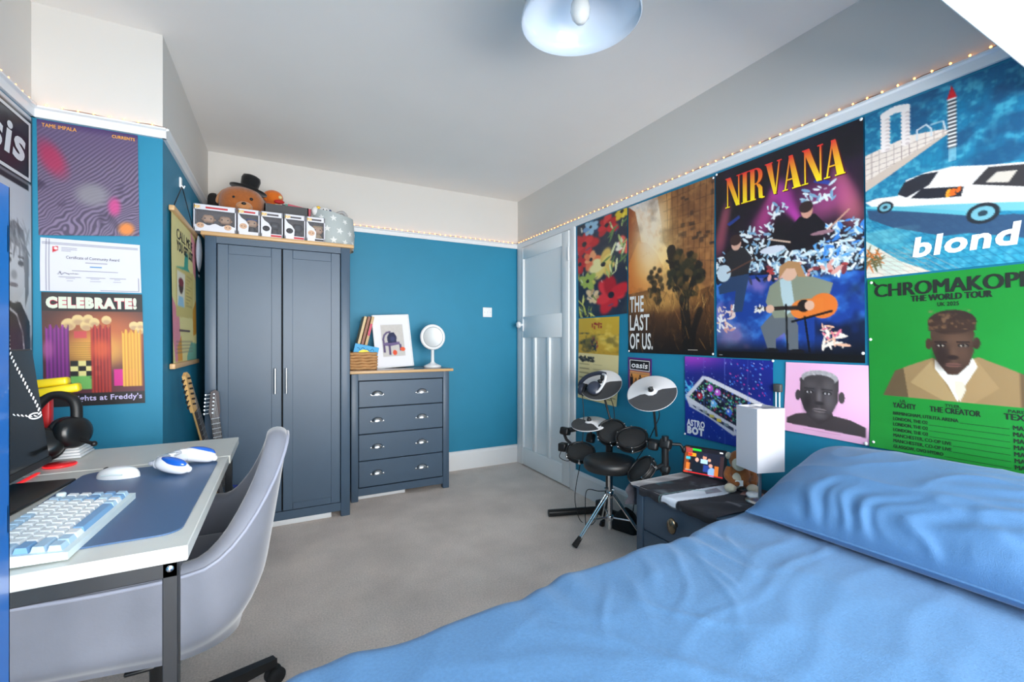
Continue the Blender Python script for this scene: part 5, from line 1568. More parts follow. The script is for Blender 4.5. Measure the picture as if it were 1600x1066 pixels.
# rounded top edge and front edges
m.grid(lambda u, v: shell_pt(2 * u - 1, 1, .028 * math.cos(PI * v)) + Vector((0, 0, .022 * math.sin(PI * v))), NU, 8)
for e in (-1, 1):
    m.grid(lambda u, v: shell_pt(e, u, .028 * math.cos(PI * v) * (-e)) + Vector((-.022 * math.sin(PI * v), 0, 0)), NV, 6)
m.build('tub_shell', [VEL], t)
pip = [shell_pt(2 * k / NU - 1, 1, .029) + Vector((0, 0, .004)) for k in range(NU + 1)]
MB().tube(pip, .0045, 6).build('piping', [mat('velvet_piping', (140, 144, 160), .7, sheen=.4)], t)
for s0 in (-.46, .46):
    MB().tube([shell_pt(s0, k / 14, .0283) for k in range(15)], .0016, 5).build('side_seam', [mat('velvet_seam', (110, 114, 130), .9)], t)
m = MB().box((-.33, CY, .455), (.40, .41, .10), bevel=.04, seg=5)
m.build('seat_cushion', [mat('dark_velvet', (110, 112, 124), .8, sheen=.5, var=.2, vscale=8)], t)
# base: column, five-star foot, castors
MB().cyl((-.29, CY, .10), (-.29, CY, .30), .026, n=18).cyl((-.29, CY, .30), (-.29, CY, .36), .016, n=14).build('gas_lift', [BLACKM], t)
MB().cyl((-.29, CY, .285), (-.29, CY, .335), .0165, n=14).build('chrome_collar', [CHROME], t)
MB().box((-.29, CY, .365), (.20, .17, .035), bevel=.01).build('seat_plate', [BLACKM], t)
MB().box((-.30, CY - .13, .335), (.060, .07, .010), (.25, 0, 0), bevel=.004, seg=3).tube([(-.30, CY - .11, .338), (-.30, CY - .04, .35)], .006, 8).build('height_lever', [BLACKM], t)
for k in range(5):
    a = .46 + 2 * PI * k / 5
    ca, sa = math.cos(a), math.sin(a)
    ex, ey = -.29 + .30 * ca, CY + .30 * sa
    lg = MB()
    M = Matrix.Translation((-.29, CY, .098)) @ Matrix.Rotation(a, 4, 'Z')
    for (xa, za, wa, ha), (xb_, zb_, wb, hb_) in (((.02, 0, .022, .022), (.30, -.025, .013, .012)),):
        vs = [M @ Vector(p) for p in ((xa, -wa, za - ha), (xa, wa, za - ha), (xa, wa, za + ha), (xa, -wa, za + ha), (xb_, -wb, zb_ - hb_), (xb_, wb, zb_ - hb_), (xb_, wb, zb_ + hb_), (xb_, -wb, zb_ + hb_))]
        lg.add(vs, [(0, 1, 2, 3), (7, 6, 5, 4), (0, 4, 5, 1), (1, 5, 6, 2), (2, 6, 7, 3), (3, 7, 4, 0)])
    lo = lg.build('leg', [BLACKM], t)
    cs = MB()
    d = Vector((-sa, ca, 0))
    c = Vector((ex, ey, .027))
    for sgn in (-1, 1):
        cs.cyl(c + d * (sgn * .006), c + d * (sgn * .022), .027, n=20, bevel=.004)
    cs.cyl(c + Vector((0, 0, .01)), c + Vector((0, 0, .05)), .007, n=10)
    cs.box(c + Vector((0, 0, .028)), (.012, .012, .02))
    cs.build('castor', [BLACKR], lo)

# ------------------------------------------------------------------ blue slotted-angle shelving next to the desk
BLUE = mat('blue_enamel_steel', (4, 98, 176), .3, coat=.4, var=.08, vscale=12)
BOARD = mat('white_shelf_board', (222, 224, 226), .5)
t = thing('shelving_unit', 'bright blue slotted-steel shelving unit beside the desk', 'shelves', (-.58, .68, 0), world=True)
px, py = -.334, .862
LEAN = .0
H = 1.325
def angle_post(x, y, sx, sy):
    m = MB()
    m.bb(x, x + sx * .028, y, y + sy * .002, 0, H); m.bb(x, x + sx * .002, y, y + sy * .028, 0, H)
    po = m.build('post', [BLUE], t)
    for k in range(26):
        z = .03 + k * .05
        MB().prism([(-.0035, .006), (.0035, .006), (.0025, -.007), (-.0025, -.007)], .0008, Matrix.Translation((x + sx * .016, y - sy * .0003, z)) @ frame_from((0, -sy, 0), (1, 0, 0))).build('slot', [DARKGAP], po)
for x, y, sx, sy in ((px, py, -1, -1), (px, .50, -1, 1), (-.83, py, 1, -1), (-.83, .50, 1, 1)):
    angle_post(x, y, sx, sy)
for z in (.12, .50, .885, 1.27):
    MB().bb(-.826, px - .004, .504, py - .004, z, z + .012).build('shelf_board', [BOARD], t)
    for a in ((-.83, px, py - .006, py - .0035, z - .035, z + .002), (-.83, px, .5035, .506, z - .035, z + .002), (px - .006, px - .0035, .504, py - .004, z - .035, z + .002), (-.8265, -.824, .504, py - .004, z - .035, z + .002)):
        MB().bb(*a).build('shelf_beam', [BLUE], t)
# black and white cord looped over the front post
RB, RWh = mat('cord_black', (30, 30, 34), .8), mat('cord_white', (222, 222, 220), .8)
cpts = spline([(-0.3564, 0.9008, 1.2996), (-0.3531, 0.8991, 1.2169), (-0.349, 0.897, 1.1249), (-0.3466, 0.8958, 1.0955), (-0.327, 0.8856, 1.0514), (-0.3099, 0.8767, 1.0147), (-0.3148, 0.8792, 1.0055), (-0.3449, 0.8949, 1.0073)], 14)
t = thing('cord', 'twisted black and white cord hanging from the blue shelving post', 'cord', (-.33, .87, 1.03), world=True)
for ph, mm, nm in ((0, RWh, 'white_strand'), (PI, RB, 'black_strand')):
    pts, acc = [], 0
    dense = []
    for i in range(len(cpts) - 1):
        for q in range(5):
            dense.append(cpts[i].lerp(cpts[i + 1], q / 5))
    for i, p in enumerate(dense):
        tdir = (dense[min(i + 1, len(dense) - 1)] - dense[max(0, i - 1)]).normalized()
        M = frame_from(tdir)
        if i:
            acc += (dense[i] - dense[i - 1]).length
        a = ph + acc * 2 * PI / .006
        pts.append(p + (M @ Vector((math.cos(a), math.sin(a), 0))) * .0007)
    MB().tube(pts, .0009, 5).build(nm, [mm], t)
m = MB().tube([Vector((-0.3148, 0.8792, 1.0055)) + Vector((.004 * math.cos(a), .006 * math.cos(a), .004 * math.sin(a))) for a in [2 * PI * k / 16 for k in range(16)]], .001, 6, closed=True)
m.build('eyelet', [RWh], t)

# ------------------------------------------------------------------ electronic drum kit against the right wall
UP = Vector((0, 0, 1))
CAMP = Vector((0, 0, 1.113))
RGT = Vector((math.cos(.4793), -math.sin(.4793), 0))
def tilt(p, up, near, left):
    c = (CAMP - Vector(p)); c.z = 0; c.normalize()
    return (UP * up + c * near - RGT * left).normalized()
PADB = mat('drum_black', (24, 25, 27), .5)
HEAD = mat('mesh_head', (34, 35, 37), .75)
RUBZ = mat('cymbal_rubber', (58, 59, 62), .7, bump=.1, bscale=200)
CYMW = mat('cymbal_white', (214, 214, 216), .4)
t = thing('drum_kit', 'black electronic drum kit with white cymbal pads by the teal wall', 'drum kit', (1.80, 2.15, 0), world=True)
def pad(c, r, n, h=.045):
    M = Matrix.Translation(c) @ frame_from(n, RGT)
    po = MB().lathe([(.001, -h), (r * .86, -h), (r * .96, -h * .8), (r * .97, -.006), (r * .9, 0), (.001, .0)], 32, M).build('drum_pad', [PADB], t)
    MB().lathe([(.001, .0025), (r * .86, .0025), (r * .88, .001)], 32, M).build('playing_head', [HEAD], po)
    for z, rr in ((.001, .0055), (-h * .72, .004)):
        MB().tube([M @ Vector((r * math.cos(a), r * math.sin(a), z)) for a in [2 * PI * k / 32 for k in range(32)]], rr, 8, closed=True).build('hoop', [BLACKM], po)
    for k in range(6):
        a = 2 * PI * k / 6 + .3
        MB().cyl(M @ Vector((r * 1.06 * math.cos(a), r * 1.06 * math.sin(a), -h * .55)), M @ Vector((r * 1.06 * math.cos(a), r * 1.06 * math.sin(a), .006)), .0035, n=8).box((0, 0, 0), (.016, .014, .012), M=M @ Matrix.Rotation(a, 4, 'Z') @ Matrix.Translation((r * 1.03, 0, -h * .55))).build('tension_rod', [CHROME], po)
def cymbal(c, r, n, stem_to, spin=0.0):
    M = Matrix.Translation(c) @ frame_from(n, RGT) @ Matrix.Rotation(spin, 4, 'Z')
    co = MB().lathe([(.001, .016), (r * .14, .016), (r * .22, .006), (r * .96, -.002), (r, -.005), (r * .98, -.010), (r * .2, -.004), (.001, -.004)], 44, M).build('cymbal_pad', [CYMW], t)
    pts = [(r * .985 * math.cos(a), r * .985 * math.sin(a)) for a in [PI * 1.03 + (PI * .94) * k / 24 for k in range(25)]]
    up_ = [(r * .985 * math.cos(PI * 1.97), r * .985 * math.sin(PI * 1.97)), (r * .45, -r * .02), (r * .27, -r * .06), (r * .16, -r * .20), (0, -r * .25), (-r * .16, -r * .20), (-r * .27, -r * .06), (-r * .45, -r * .02)]
    outline = pts + up_[1:]
    zt = lambda x, y: .0065 - .0085 * (math.hypot(x, y) / r - .22) / .74 + .002
    nn = len(outline)
    vs = [M @ Vector((0, -r * .55, zt(0, r * .55) + .001))] + [M @ Vector((x, y, zt(x, y))) for x, y in outline] + [M @ Vector((x, y, zt(x, y) - .006)) for x, y in outline]
    MB().add(vs, [(0, 1 + i, 1 + (i + 1) % nn) for i in range(nn)] + [(1 + i, 1 + nn + i, 1 + nn + (i + 1) % nn, 1 + (i + 1) % nn) for i in range(nn)]).build('rubber_zone', [RUBZ], co)
    MB().lathe([(.012, .012), (.015, .016), (.011, .03), (.008, .036), (.001, .036)], 14, M).box((0, 0, .033), (.026, .007, .012), M=M, bevel=.002, seg=1).build('wing_nut', [BLACKP], co)
    MB().tube([M @ Vector((0, 0, -.003)), M @ Vector((0, 0, -.03)), Vector(stem_to)], .0065, 10).build('cymbal_arm', [BLACKM], t)
pc = (1.70, 2.018, .590); pad(pc, .082, tilt(pc, .74, .60, .20))
pc = (1.70, 1.848, .585); pad(pc, .084, tilt(pc, .86, .45, .14))
pc = (1.60, 2.181, .447); pad(pc, .085, tilt(pc, .90, .42, .0), .03)
pc = (1.615, 1.695, .463); pad(pc, .078, tilt(pc, .62, .08, .62), .04)
pc = (1.75, 2.177, .846); cymbal(pc, .130, tilt(pc, .78, .60, .20), (1.79, 2.13, .62))
pc = (1.745, 1.747, .840); cymbal(pc, .130, tilt(pc, .76, .58, .18), (1.785, 1.75, .60))
pc = (1.66, 2.172, .614); cymbal(pc, .112, tilt(pc, .97, .20, .10), (1.72, 2.22, .50), -1.15)
rk = MB().tube([(1.62, 2.42, .52), (1.74, 2.34, .55), (1.80, 2.15, .555), (1.80, 1.92, .555), (1.78, 1.72, .57), (1.70, 1.60, .575)], .017, 12)
rk.build('rack_tube', [BLACKM], t)
MB().cyl((1.82, 2.18, .02), (1.82, 2.18, .58), .022, n=16).build('column', [BLACKM], t)
MB().cyl((1.495, 2.375, .024), (1.83, 2.27, .024), .022, n=16).build('floor_tube', [BLACKM], t)
MB().cyl((1.83, 2.27, .024), (1.865, 2.14, .024), .022, n=16).build('floor_tube', [BLACKM], t)
MB().box((1.825, 2.24, .045), (.07, .09, .09), bevel=.01).build('base_joint', [BLACKP], t)
MB().cyl((1.69, 1.60, .44), (1.69, 1.60, .64), .017, n=14).cyl((1.685, 1.60, .50), (1.63, 1.66, .45), .012, n=10).build('rack_arm', [BLACKM], t)
for c, d in (((1.70, 1.605, .60), (.06, .055, .05)), ((1.66, 1.65, .585), (.05, .05, .045)), ((1.69, 1.60, .475), (.045, .045, .04)), ((1.80, 1.95, .555), (.05, .05, .05)), ((1.80, 2.12, .555), (.05, .06, .05)), ((1.64, 2.40, .525), (.06, .06, .05)), ((1.73, 2.25, .50), (.05, .05, .06))):
    MB().box(c, d, (.1, .2, .5), bevel=.012, seg=3).build('clamp', [BLACKP], t)
MB().tube([(1.72, 1.585, .60), (1.75, 1.56, .60), (1.76, 1.55, .58)], .008, 8).ball((1.762, 1.548, .575), (.012, .012, .018), nu=10, nv=8).build('wing_bolt', [BLACKP], t)
MB().tube([(1.73, 2.02, .565), (1.79, 2.03, .555)], .009, 8).tube([(1.73, 1.86, .56), (1.79, 1.9, .555)], .009, 8).build('pad_bracket', [BLACKM], t)
MB().tube([(1.61, 2.25, .45), (1.62, 2.36, .48), (1.63, 2.41, .52)], .010, 8).build('pad_bracket', [BLACKM], t)
MB().box((1.555, 2.30, .452), (.05, .05, .05), (0, 0, .5), bevel=.006).build('sensor_box', [BLACKP], t)
CB = mat('cable_black', (24, 24, 26), .6)
for pts in ([(1.54, 2.30, .43), (1.53, 2.30, .39), (1.57, 2.27, .37), (1.60, 2.24, .40)], [(1.77, 2.13, .80), (1.80, 2.12, .72), (1.795, 2.10, .64)], [(1.765, 1.74, .80), (1.79, 1.735, .72), (1.80, 1.78, .64), (1.81, 1.86, .52), (1.83, 1.95, .42)],
            [(1.72, 1.90, .54), (1.74, 1.92, .50), (1.80, 2.0, .52)], [(1.64, 1.74, .42), (1.74, 1.86, .31), (1.83, 1.96, .22), (1.85, 2.0, .10)]):
    MB().tube(spline(pts, 8), .0026, 6).build('pad_cable', [CB], t)
# headphones hung over the left cymbal pad, with their cable
HPN = mat('headphone_navy', (44, 50, 66), .45)
t = thing('headphones', 'dark navy headphones with white inner band hanging on the cymbal pad', 'headphones', (1.68, 2.18, .80), world=True)
band = spline([(1.675, 2.268, .800), (1.668, 2.276, .845), (1.680, 2.22, .893), (1.702, 2.14, .918), (1.71, 2.085, .915)], 6)
MB().tube(band, [.013] * len(band), 10).build('headband', [HPN], t)
MB().tube(spline([(1.702, 2.095, .915), (1.690, 2.055, .905), (1.672, 2.05, .865), (1.655, 2.075, .82), (1.645, 2.105, .805)], 6), .0075, 8).build('inner_band', [CYMW], t)
for c, ax, r in (((1.655, 2.118, .832), (-.6, -.6, .5), .043), ((1.668, 2.258, .812), (-.5, .6, .25), .040)):
    M = Matrix.Translation(c) @ frame_from(ax)
    eo = MB().lathe([(.001, .022), (r * .55, .021), (r * .88, .014), (r, .002), (r * .95, -.012), (.001, -.016)], 28, M).build('ear_cup', [HPN], t)
    MB().tube([M @ Vector((r * .75 * math.cos(a), r * .75 * math.sin(a), -.018)) for a in [2 * PI * k / 22 for k in range(22)]], .011, 8, closed=True).build('ear_cushion', [BLACKR], eo)
MB().ball((1.700, 2.10, .893), (.012, .012, .02), nu=12, nv=8).build('hinge_joint', [BLACKP], t)
MB().tube(spline([(1.66, 2.245, .785), (1.655, 2.222, .65), (1.645, 2.22, .50), (1.635, 2.225, .38), (1.63, 2.27, .20), (1.64, 2.29, .09), (1.63, 2.22, .006), (1.66, 2.14, .010), (1.70, 2.11, .12), (1.73, 2.10, .215), (1.74, 2.085, .235), (1.735, 2.075, .22), (1.70, 2.13, .205), (1.67, 2.21, .19), (1.65, 2.20, .09), (1.63, 2.17, .005), (1.62, 2.15, .004), (1.61, 2.13, .02)], 8), .0026, 6).build('cable', [CB], t)
m = MB()
m.grid(lambda u, v: Vector((1.815 + (.075 + .012 * math.sin(6 * PI * u + 3 * v)) * math.cos(2 * PI * u) * math.sin(PI * (v * .5 + .5) * 1) ** .5 * (1 if v < .999 else 0.01), 2.02 + (.10 + .014 * math.sin(4 * PI * u)) * math.sin(2 * PI * u) * max(.01, math.cos(PI / 2 * v)) ** .6, .002 + .115 * v + .008 * math.sin(6 * PI * u) * v)), 28, 10, wrap_u=True)
single('drum_pouch', m, [mat('black_pouch', (20, 20, 22), .8, bump=.6, bscale=40)], 'black soft pouch on the carpet behind the drum stool', 'bag', (1.815, 2.02, 0))

# ------------------------------------------------------------------ drum stool
t = thing('drum_stool', 'round black padded drum stool on chrome tripod legs', 'stool', (1.611, 1.923, 0), world=True)
sx, sy, sz = 1.611, 1.923, .470
MB().lathe([(.001, 0), (.10, 0), (.128, -.004), (.142, -.014), (.146, -.03), (.144, -.055), (.134, -.066), (.001, -.068)], 48, Matrix.Translation((sx, sy, sz))).build('seat', [mat('black_vinyl', (26, 27, 29), .42, bump=.05, bscale=120)], t)
MB().cyl((sx, sy, .07), (sx, sy, sz - .06), .0115, n=14).build('centre_tube', [CHROME], t)
MB().cyl((sx, sy, .245), (sx, sy, .285), .019, n=16, bevel=.003).tube([(sx - .03, sy + .01, .30), (sx, sy, .288), (sx + .02, sy - .02, .292)], .005, 8).build('height_clamp', [CHROME], t)
MB().cyl((sx, sy, .125), (sx, sy, .15), .020, n=16, bevel=.003).build('brace_collar', [CHROME], t)
FWD = Vector((math.sin(.4793), math.cos(.4793), 0))
for dv in ((-RGT * .96 - FWD * .30), (RGT * .92 - FWD * .38), (FWD)):
    dv.normalize()
    sd = UP.cross(dv)
    top = Vector((sx, sy, .262)) + dv * .02
    foot = Vector((sx, sy, .016)) + dv * .205
    lo = MB()
    for q in (-1, 1):
        lo.tube([top + sd * (.012 * q), top.lerp(foot, .9) + sd * (.008 * q)], .0055, 8)
    lo = lo.build('leg', [CHROME], t)
    MB().tube([Vector((sx, sy, .137)) + dv * .018, top.lerp(foot, .52)], .0055, 8).build('brace', [CHROME], lo)
    MB().cyl(top.lerp(foot, .86), foot + Vector((0, 0, -.012)) + dv * .012, .013, .017, n=12).build('rubber_foot', [BLACKR], lo)

# ------------------------------------------------------------------ bedside cabinet
def painted(cv, fn, name, m, parent):
    """a painted grid following fn(u, v) -> point"""
    mb = MB()
    mb.grid(fn, cv.nx, cv.ny)
    mb.cv = cv.colours().reshape(-1, 4)
    return mb.build(name, [m], parent)
t = thing('bedside_cabinet', 'slate blue bedside cabinet between the bed and drum kit', 'cabinet', (1.66, 1.32, 0), world=True)
nx0, nx1, ny0, ny1, nz = 1.45, 1.895, 1.09, 1.545, .44
MB().bb(nx0 + .014, nx1, ny0, ny0 + .018, .03, nz).bb(nx0 + .014, nx1, ny1 - .018, ny1, .03, nz).bb(nx1 - .012, nx1, ny0, ny1, .03, nz).bb(nx0 + .02, nx1, ny0, ny1, .04, .055).build('carcass', [NAVY], t)
for y in (ny0, ny1 - .04):
    MB().bb(nx0, nx0 + .04, y, y + .04, 0, nz, bevel=.003).build('front_post', [NAVY], t)
    MB().bb(nx1 - .04, nx1, y, y + .04, 0, .05).build('back_leg', [NAVY], t)
MB().bb(nx0 - .012, nx1 + .005, ny0 - .012, ny1 + .012, nz, nz + .012, bevel=.003).build('cabinet_top', [NAVY], t)
MB().bb(nx0 + .02, nx0 + .022, ny0 + .04, ny1 - .04, .05, nz).build('interior_shade', [DARKGAP], t)
for z0, z1 in ((.262, .425), (.075, .256)):
    do = MB().bb(nx0 + .003, nx0 + .02, ny0 + .043, ny1 - .043, z0, z1, bevel=.002, seg=1).build('drawer', [NAVY], t)
    kb = MB().lathe([(.008, 0), (.008, .012), (.018, .018), (.023, .026), (.020, .034), (.001, .038)], 20, Matrix.Translation((nx0 + .003, 1.315, (z0 + z1) / 2 + .005)) @ frame_from((-1, 0, 0)) @ Matrix.Scale(1.5, 4, (0, 1, 0)))
    kb.build('knob', [mat('antique_brass', (150, 132, 108), .25, .9)], do)
CT = nz + .0125
# grey velvet throw under, printed cloth over
VG = mat('grey_velvet_throw', (78, 76, 84), .9, sheen=.7, var=.3, vscale=12, bump=.3, bscale=120)
def throwf(u, v):
    x = nx0 - .02 + (nx1 - nx0 + .02) * u
    L = v * .31
    if L < .20:
        y, z = 1.365 + L, CT + .003 + .0015 * math.sin(20 * u + 9 * v)
    else:
        d = L - .20
        k = min(1, d / .02)
        y = 1.565 + .016 * math.sin(k * PI / 2) + .012 * math.sin(14 * u + 2) * min(1, d / .08) * .8
        z = CT + .003 - max(0, d - .006) * (1 - .25 * u + .12 * math.sin(9 * u))
    return Vector((x + .01 * math.sin(30 * v) * (v > .55), y, z))
m = MB().grid(throwf, 40, 36)
o = single('velvet_throw', m, [VG], 'grey crushed velvet throw draped over the bedside cabinet side', 'throw', (1.66, 1.56, CT))
cv = Cv(110, 96, (44, 46, 54))
cv.tint(cv.noise(5, 3, 4), .35, .75, (30, 32, 38), .9); cv.tint(cv.noise(4, 9, 3), .55, .72, (64, 100, 112), .8, (0, 0, .55, .75)); cv.tint(cv.noise(9, 12, 3), .6, .75, (140, 160, 168), .4, (0, 0, .6, 1))
cv.poly([(.42, .20), (.60, .24), (.62, .45), (.52, .98), (.33, .98), (.36, .55)], (206, 214, 226)); cv.poly([(.44, .35), (.54, .38), (.50, .56), (.42, .50)], (110, 104, 116), .7)
cv.poly([(.46, .08), (.60, .10), (.66, .20), (.52, .22)], (206, 180, 176)); cv.poly([(.62, .16), (.82, .12), (.88, .22), (.70, .32)], (176, 130, 122), .9); cv.ell(.52, .15, .02, .02, (30, 28, 32)); cv.ell(.58, .15, .02, .02, (30, 28, 32))
cv.line([(.30, .98), (.34, .6), (.48, .45)], .01, (120, 176, 176), .8); cv.line([(.55, .98), (.60, .6)], .012, (20, 22, 26)); cv.rect(.74, .54, .90, .58, (120, 122, 130), .7); cv.line([(.66, .7), (.95, .44)], .008, (110, 114, 124), .6)
def clothf(u, v):
    # u: along the cabinet towards the bed, v: from the wall side over the front edge
    y = 1.500 - u * .40 + .004 * math.sin(8 * v)
    L = v * .485
    lift = .006 + .0015 * math.sin(25 * u + 10 * v)
    reach = nx1 - .012 - (nx0 - .018)
    if L < reach:
        x, z = nx1 - .012 - L, CT + lift
    else:
        d = L - reach
        x, z = nx0 - .018 - .006 * min(1, d / .01), CT + lift - d - .003 * math.sin(30 * u)
    return Vector((x, y, z))
t = thing('printed_cloth', 'dark picture-printed cloth lying over the bedside cabinet front', 'cloth', (1.66, 1.30, CT), world=True)
painted(cv, clothf, 'cloth_sheet', CLOTHPR, t)

# tablet with a playing video
t = thing('tablet_computer', 'black tablet showing a colourful video on the bedside cabinet', 'tablet', (1.78, 1.47, CT + .008), world=True)
a_, b_ = Vector((1.752, 1.552, CT + .010)), Vector((1.825, 1.365, CT + .010))
ax = (b_ - a_).normalized()
nrm = Vector((ax.y, -ax.x, 0)).normalized()      # faces the room
if nrm.dot(CAMP - a_) < 0:
    nrm = -nrm
upv = (UP * .95 - nrm * .28).normalized()
fz_ = ax.cross(upv).normalized()
M = Matrix((ax, upv, fz_)).transposed().to_4x4()
M.translation = a_
W_, H_ = (b_ - a_).length, .138
sg = 1 if fz_.dot(nrm) > 0 else -1
MB().prism(rrect(0, W_, 0, H_, .012), .008 * -sg, M).build('casing', [BLACKP], t)
cv = Cv(64, 44, (30, 24, 30))
cv.rect(0, 0, .12, 1, (120, 60, 30)); cv.rect(.02, .04, .20, .22, (150, 60, 60)); cv.rect(.2, .04, .42, .12, (40, 200, 50)); cv.rect(.1, .22, .30, .34, (240, 150, 30)); cv.ell(.15, .28, .06, .05, (230, 40, 30)); cv.rect(.05, .38, .16, .48, (60, 170, 190))
cv.rect(.3, .14, 1, .55, (34, 32, 44)); cv.poly([(.2, .95), (.24, .52), (.34, .46), (.44, .52), (.48, .95)], (22, 24, 34)); cv.ell(.33, .45, .045, .08, (214, 160, 140)); cv.ell(.52, .33, .05, .09, (206, 140, 110)); cv.rect(.42, .4, .60, .55, (170, 200, 226)); cv.ell(.53, .24, .05, .05, (40, 40, 60))
cv.ell(.64, .4, .04, .06, (214, 160, 130)); cv.ell(.68, .60, .05, .07, (206, 150, 130)); cv.rect(.5, .6, .64, .86, (40, 60, 130)); cv.ell(.72, .84, .10, .18, (130, 166, 216)); cv.rect(.78, .58, .88, .95, (206, 110, 40)); cv.rect(.9, .2, 1, 1, (60, 40, 40))
cv.rect(.06, .6, .16, .85, (226, 120, 40), .8); cv.rect(.05, .86, .22, .9, (190, 190, 190), .7); cv.rect(0, .93, 1, .965, (226, 40, 36)); cv.rect(.88, .05, .95, .09, (240, 240, 240))
sh = Sheet([M @ Vector((.007, H_ - .008, 0)), M @ Vector((W_ - .012, H_ - .008, 0)), M @ Vector((W_ - .012, .006, 0)), M @ Vector((.007, .006, 0))], .0006, 0)
if sh.n.dot(nrm) < 0:
    sh.n = -sh.n
sh.mesh(cv, 'screen', SCREEN, t)
# toy monkey sitting beside it
MF, MC = mat('monkey_brown', (160, 92, 44), .95, bump=.8, bscale=250, sheen=.4), mat('monkey_cream', (216, 204, 180), .95, bump=.5, bscale=250, sheen=.3)
t = thing('toy_monkey', 'brown and cream plush monkey sitting beside the lamp', 'soft toy', (1.80, 1.275, CT + .008), world=True)
mx_, my_, mz_ = 1.795, 1.275, CT + .008
q = lambda r_, f_, z_: (mx_ + RGT.x * r_ + FWD.x * f_, my_ + RGT.y * r_ + FWD.y * f_, mz_ + z_)
MB().ball(q(.0, 0, .055), (.048, .046, .058), nu=22, nv=14).build('body', [MF], t)
MB().ball(q(-.008, -.012, .128), (.040, .038, .042), nu=22, nv=14).build('head', [MF], t)
MB().ball(q(-.014, -.030, .118), (.034, .026, .032), nu=20, nv=12).build('face', [MC], t)
for r_ in (-.048, .038):
    MB().ball(q(r_, -.004, .146), (.015, .010, .016), nu=12, nv=8).build('ear', [MC], t)
MB().ball(q(-.026, -.034, .045), (.028, .018, .034), nu=16, nv=10).build('tummy', [MC], t)
for r_, f_, z_ in ((-.062, -.05, .014), (.025, -.07, .016)):
    MB().ball(q(r_, f_, z_ + .004), (.026, .024, .019), nu=14, nv=10).build('foot', [MC], t)
    MB().tube([q(r_ * .6, -.015, .03), q(r_, f_, z_)], .017, 10).build('leg', [MF], t)
for r_ in (-.05, .05):
    MB().tube(spline([q(r_ * .8, 0, .09), q(r_ * 1.15, -.015, .06), q(r_ * .8, -.045, .04)], 5), .016, 10).ball(q(r_ * .75, -.05, .038), (.016, .016, .014), nu=10, nv=8).build('arm', [MF], t)
for r_ in (-.028, -.006):
    MB().ball(q(r_, -.054, .128), .0035, nu=8, nv=6).build('bead_eye', [BLACKP], t)
MB().box(q(-.028, -.058, .040), (.034, .002, .024), (0, 0, -.45)).build('care_label', [PAPER], t)
m = MB().lathe([(.001, 0), (.024, .001), (.030, .010), (.026, .018), (.001, .020)], 20, Matrix.Translation((1.742, 1.17, CT + .009)))
single('trinket_dish', m, [WHITEP], 'small white dish on the printed cloth by the pillow', 'dish', (1.742, 1.17, CT + .009))
# bedside lamp with a box shade
t = thing('table_lamp', 'bedside lamp with white rectangular fabric shade', 'lamp', (1.715, 1.125, CT + .008), rotz=-.30)
SHD = mat('white_shade_fabric', (206, 205, 212), .85, bump=.15, bscale=300)
a = .060
sh_ = MB()
for x, y, dx_, dy_ in ((a, 0, .0025, 2 * a), (-a, 0, .0025, 2 * a), (0, a, 2 * a, .0025), (0, -a, 2 * a, .0025)):
    sh_.box((x, y, .262), (dx_, dy_, .25))
sh_.build('shade', [SHD], t)
MB().cyl((0, 0, .0), (0, 0, .30), .0065, n=12).build('stem', [STEEL], t)
MB().lathe([(.001, 0), (.052, 0), (.054, .006), (.03, .012), (.001, .014)], 24).build('base', [STEEL], t)
MB().lathe([(.001, .36), (.018, .352), (.027, .332), (.024, .31), (.014, .292), (.013, .275), (.001, .275)], 18).build('bulb', [mat('opal_bulb', (230, 228, 224), .3)], t)
MB().box((0, 0, .385), (2 * a, .003, .003)).box((0, 0, .385), (.003, 2 * a, .003)).build('shade_carrier', [STEEL], t)

# ------------------------------------------------------------------ bed
DEN = mat('blue_duvet_cotton', (80, 124, 168), .9, bump=.25, bscale=300, var=.2, vscale=150, sheen=.15)
t = thing('bed', 'double bed with mid-blue cotton duvet filling the near corner', 'bed', (.9, .33, 0), world=True)
MB().bb(-.10, 1.915, -.33, .97, .10, .30, bevel=.02).build('bed_base', [mat('bed_base_fabric', (70, 76, 90), .9)], t)
MB().bb(-.10, 1.915, -.34, .98, .30, .46, bevel=.05, seg=4).build('mattress', [mat('mattress_white', (220, 220, 222), .9)], t)
for x in (.0, 1.8):
    for y in (-.25, .88):
        MB().cyl((x, y, 0), (x, y, .1), .025, n=14).build('leg', [BLACKP], t)
from mathutils import noise as mnoise
def fold(x, y, px, py, ang, L, w, h):
    c, s_ = math.cos(ang), math.sin(ang)
    u, v = (x - px) * c + (y - py) * s_, -(x - px) * s_ + (y - py) * c
    v += .015 * math.sin(u * 17 + px * 9)
    return .33 * h * math.exp(-(v / w) ** 2) * math.exp(-(u / L) ** 2)
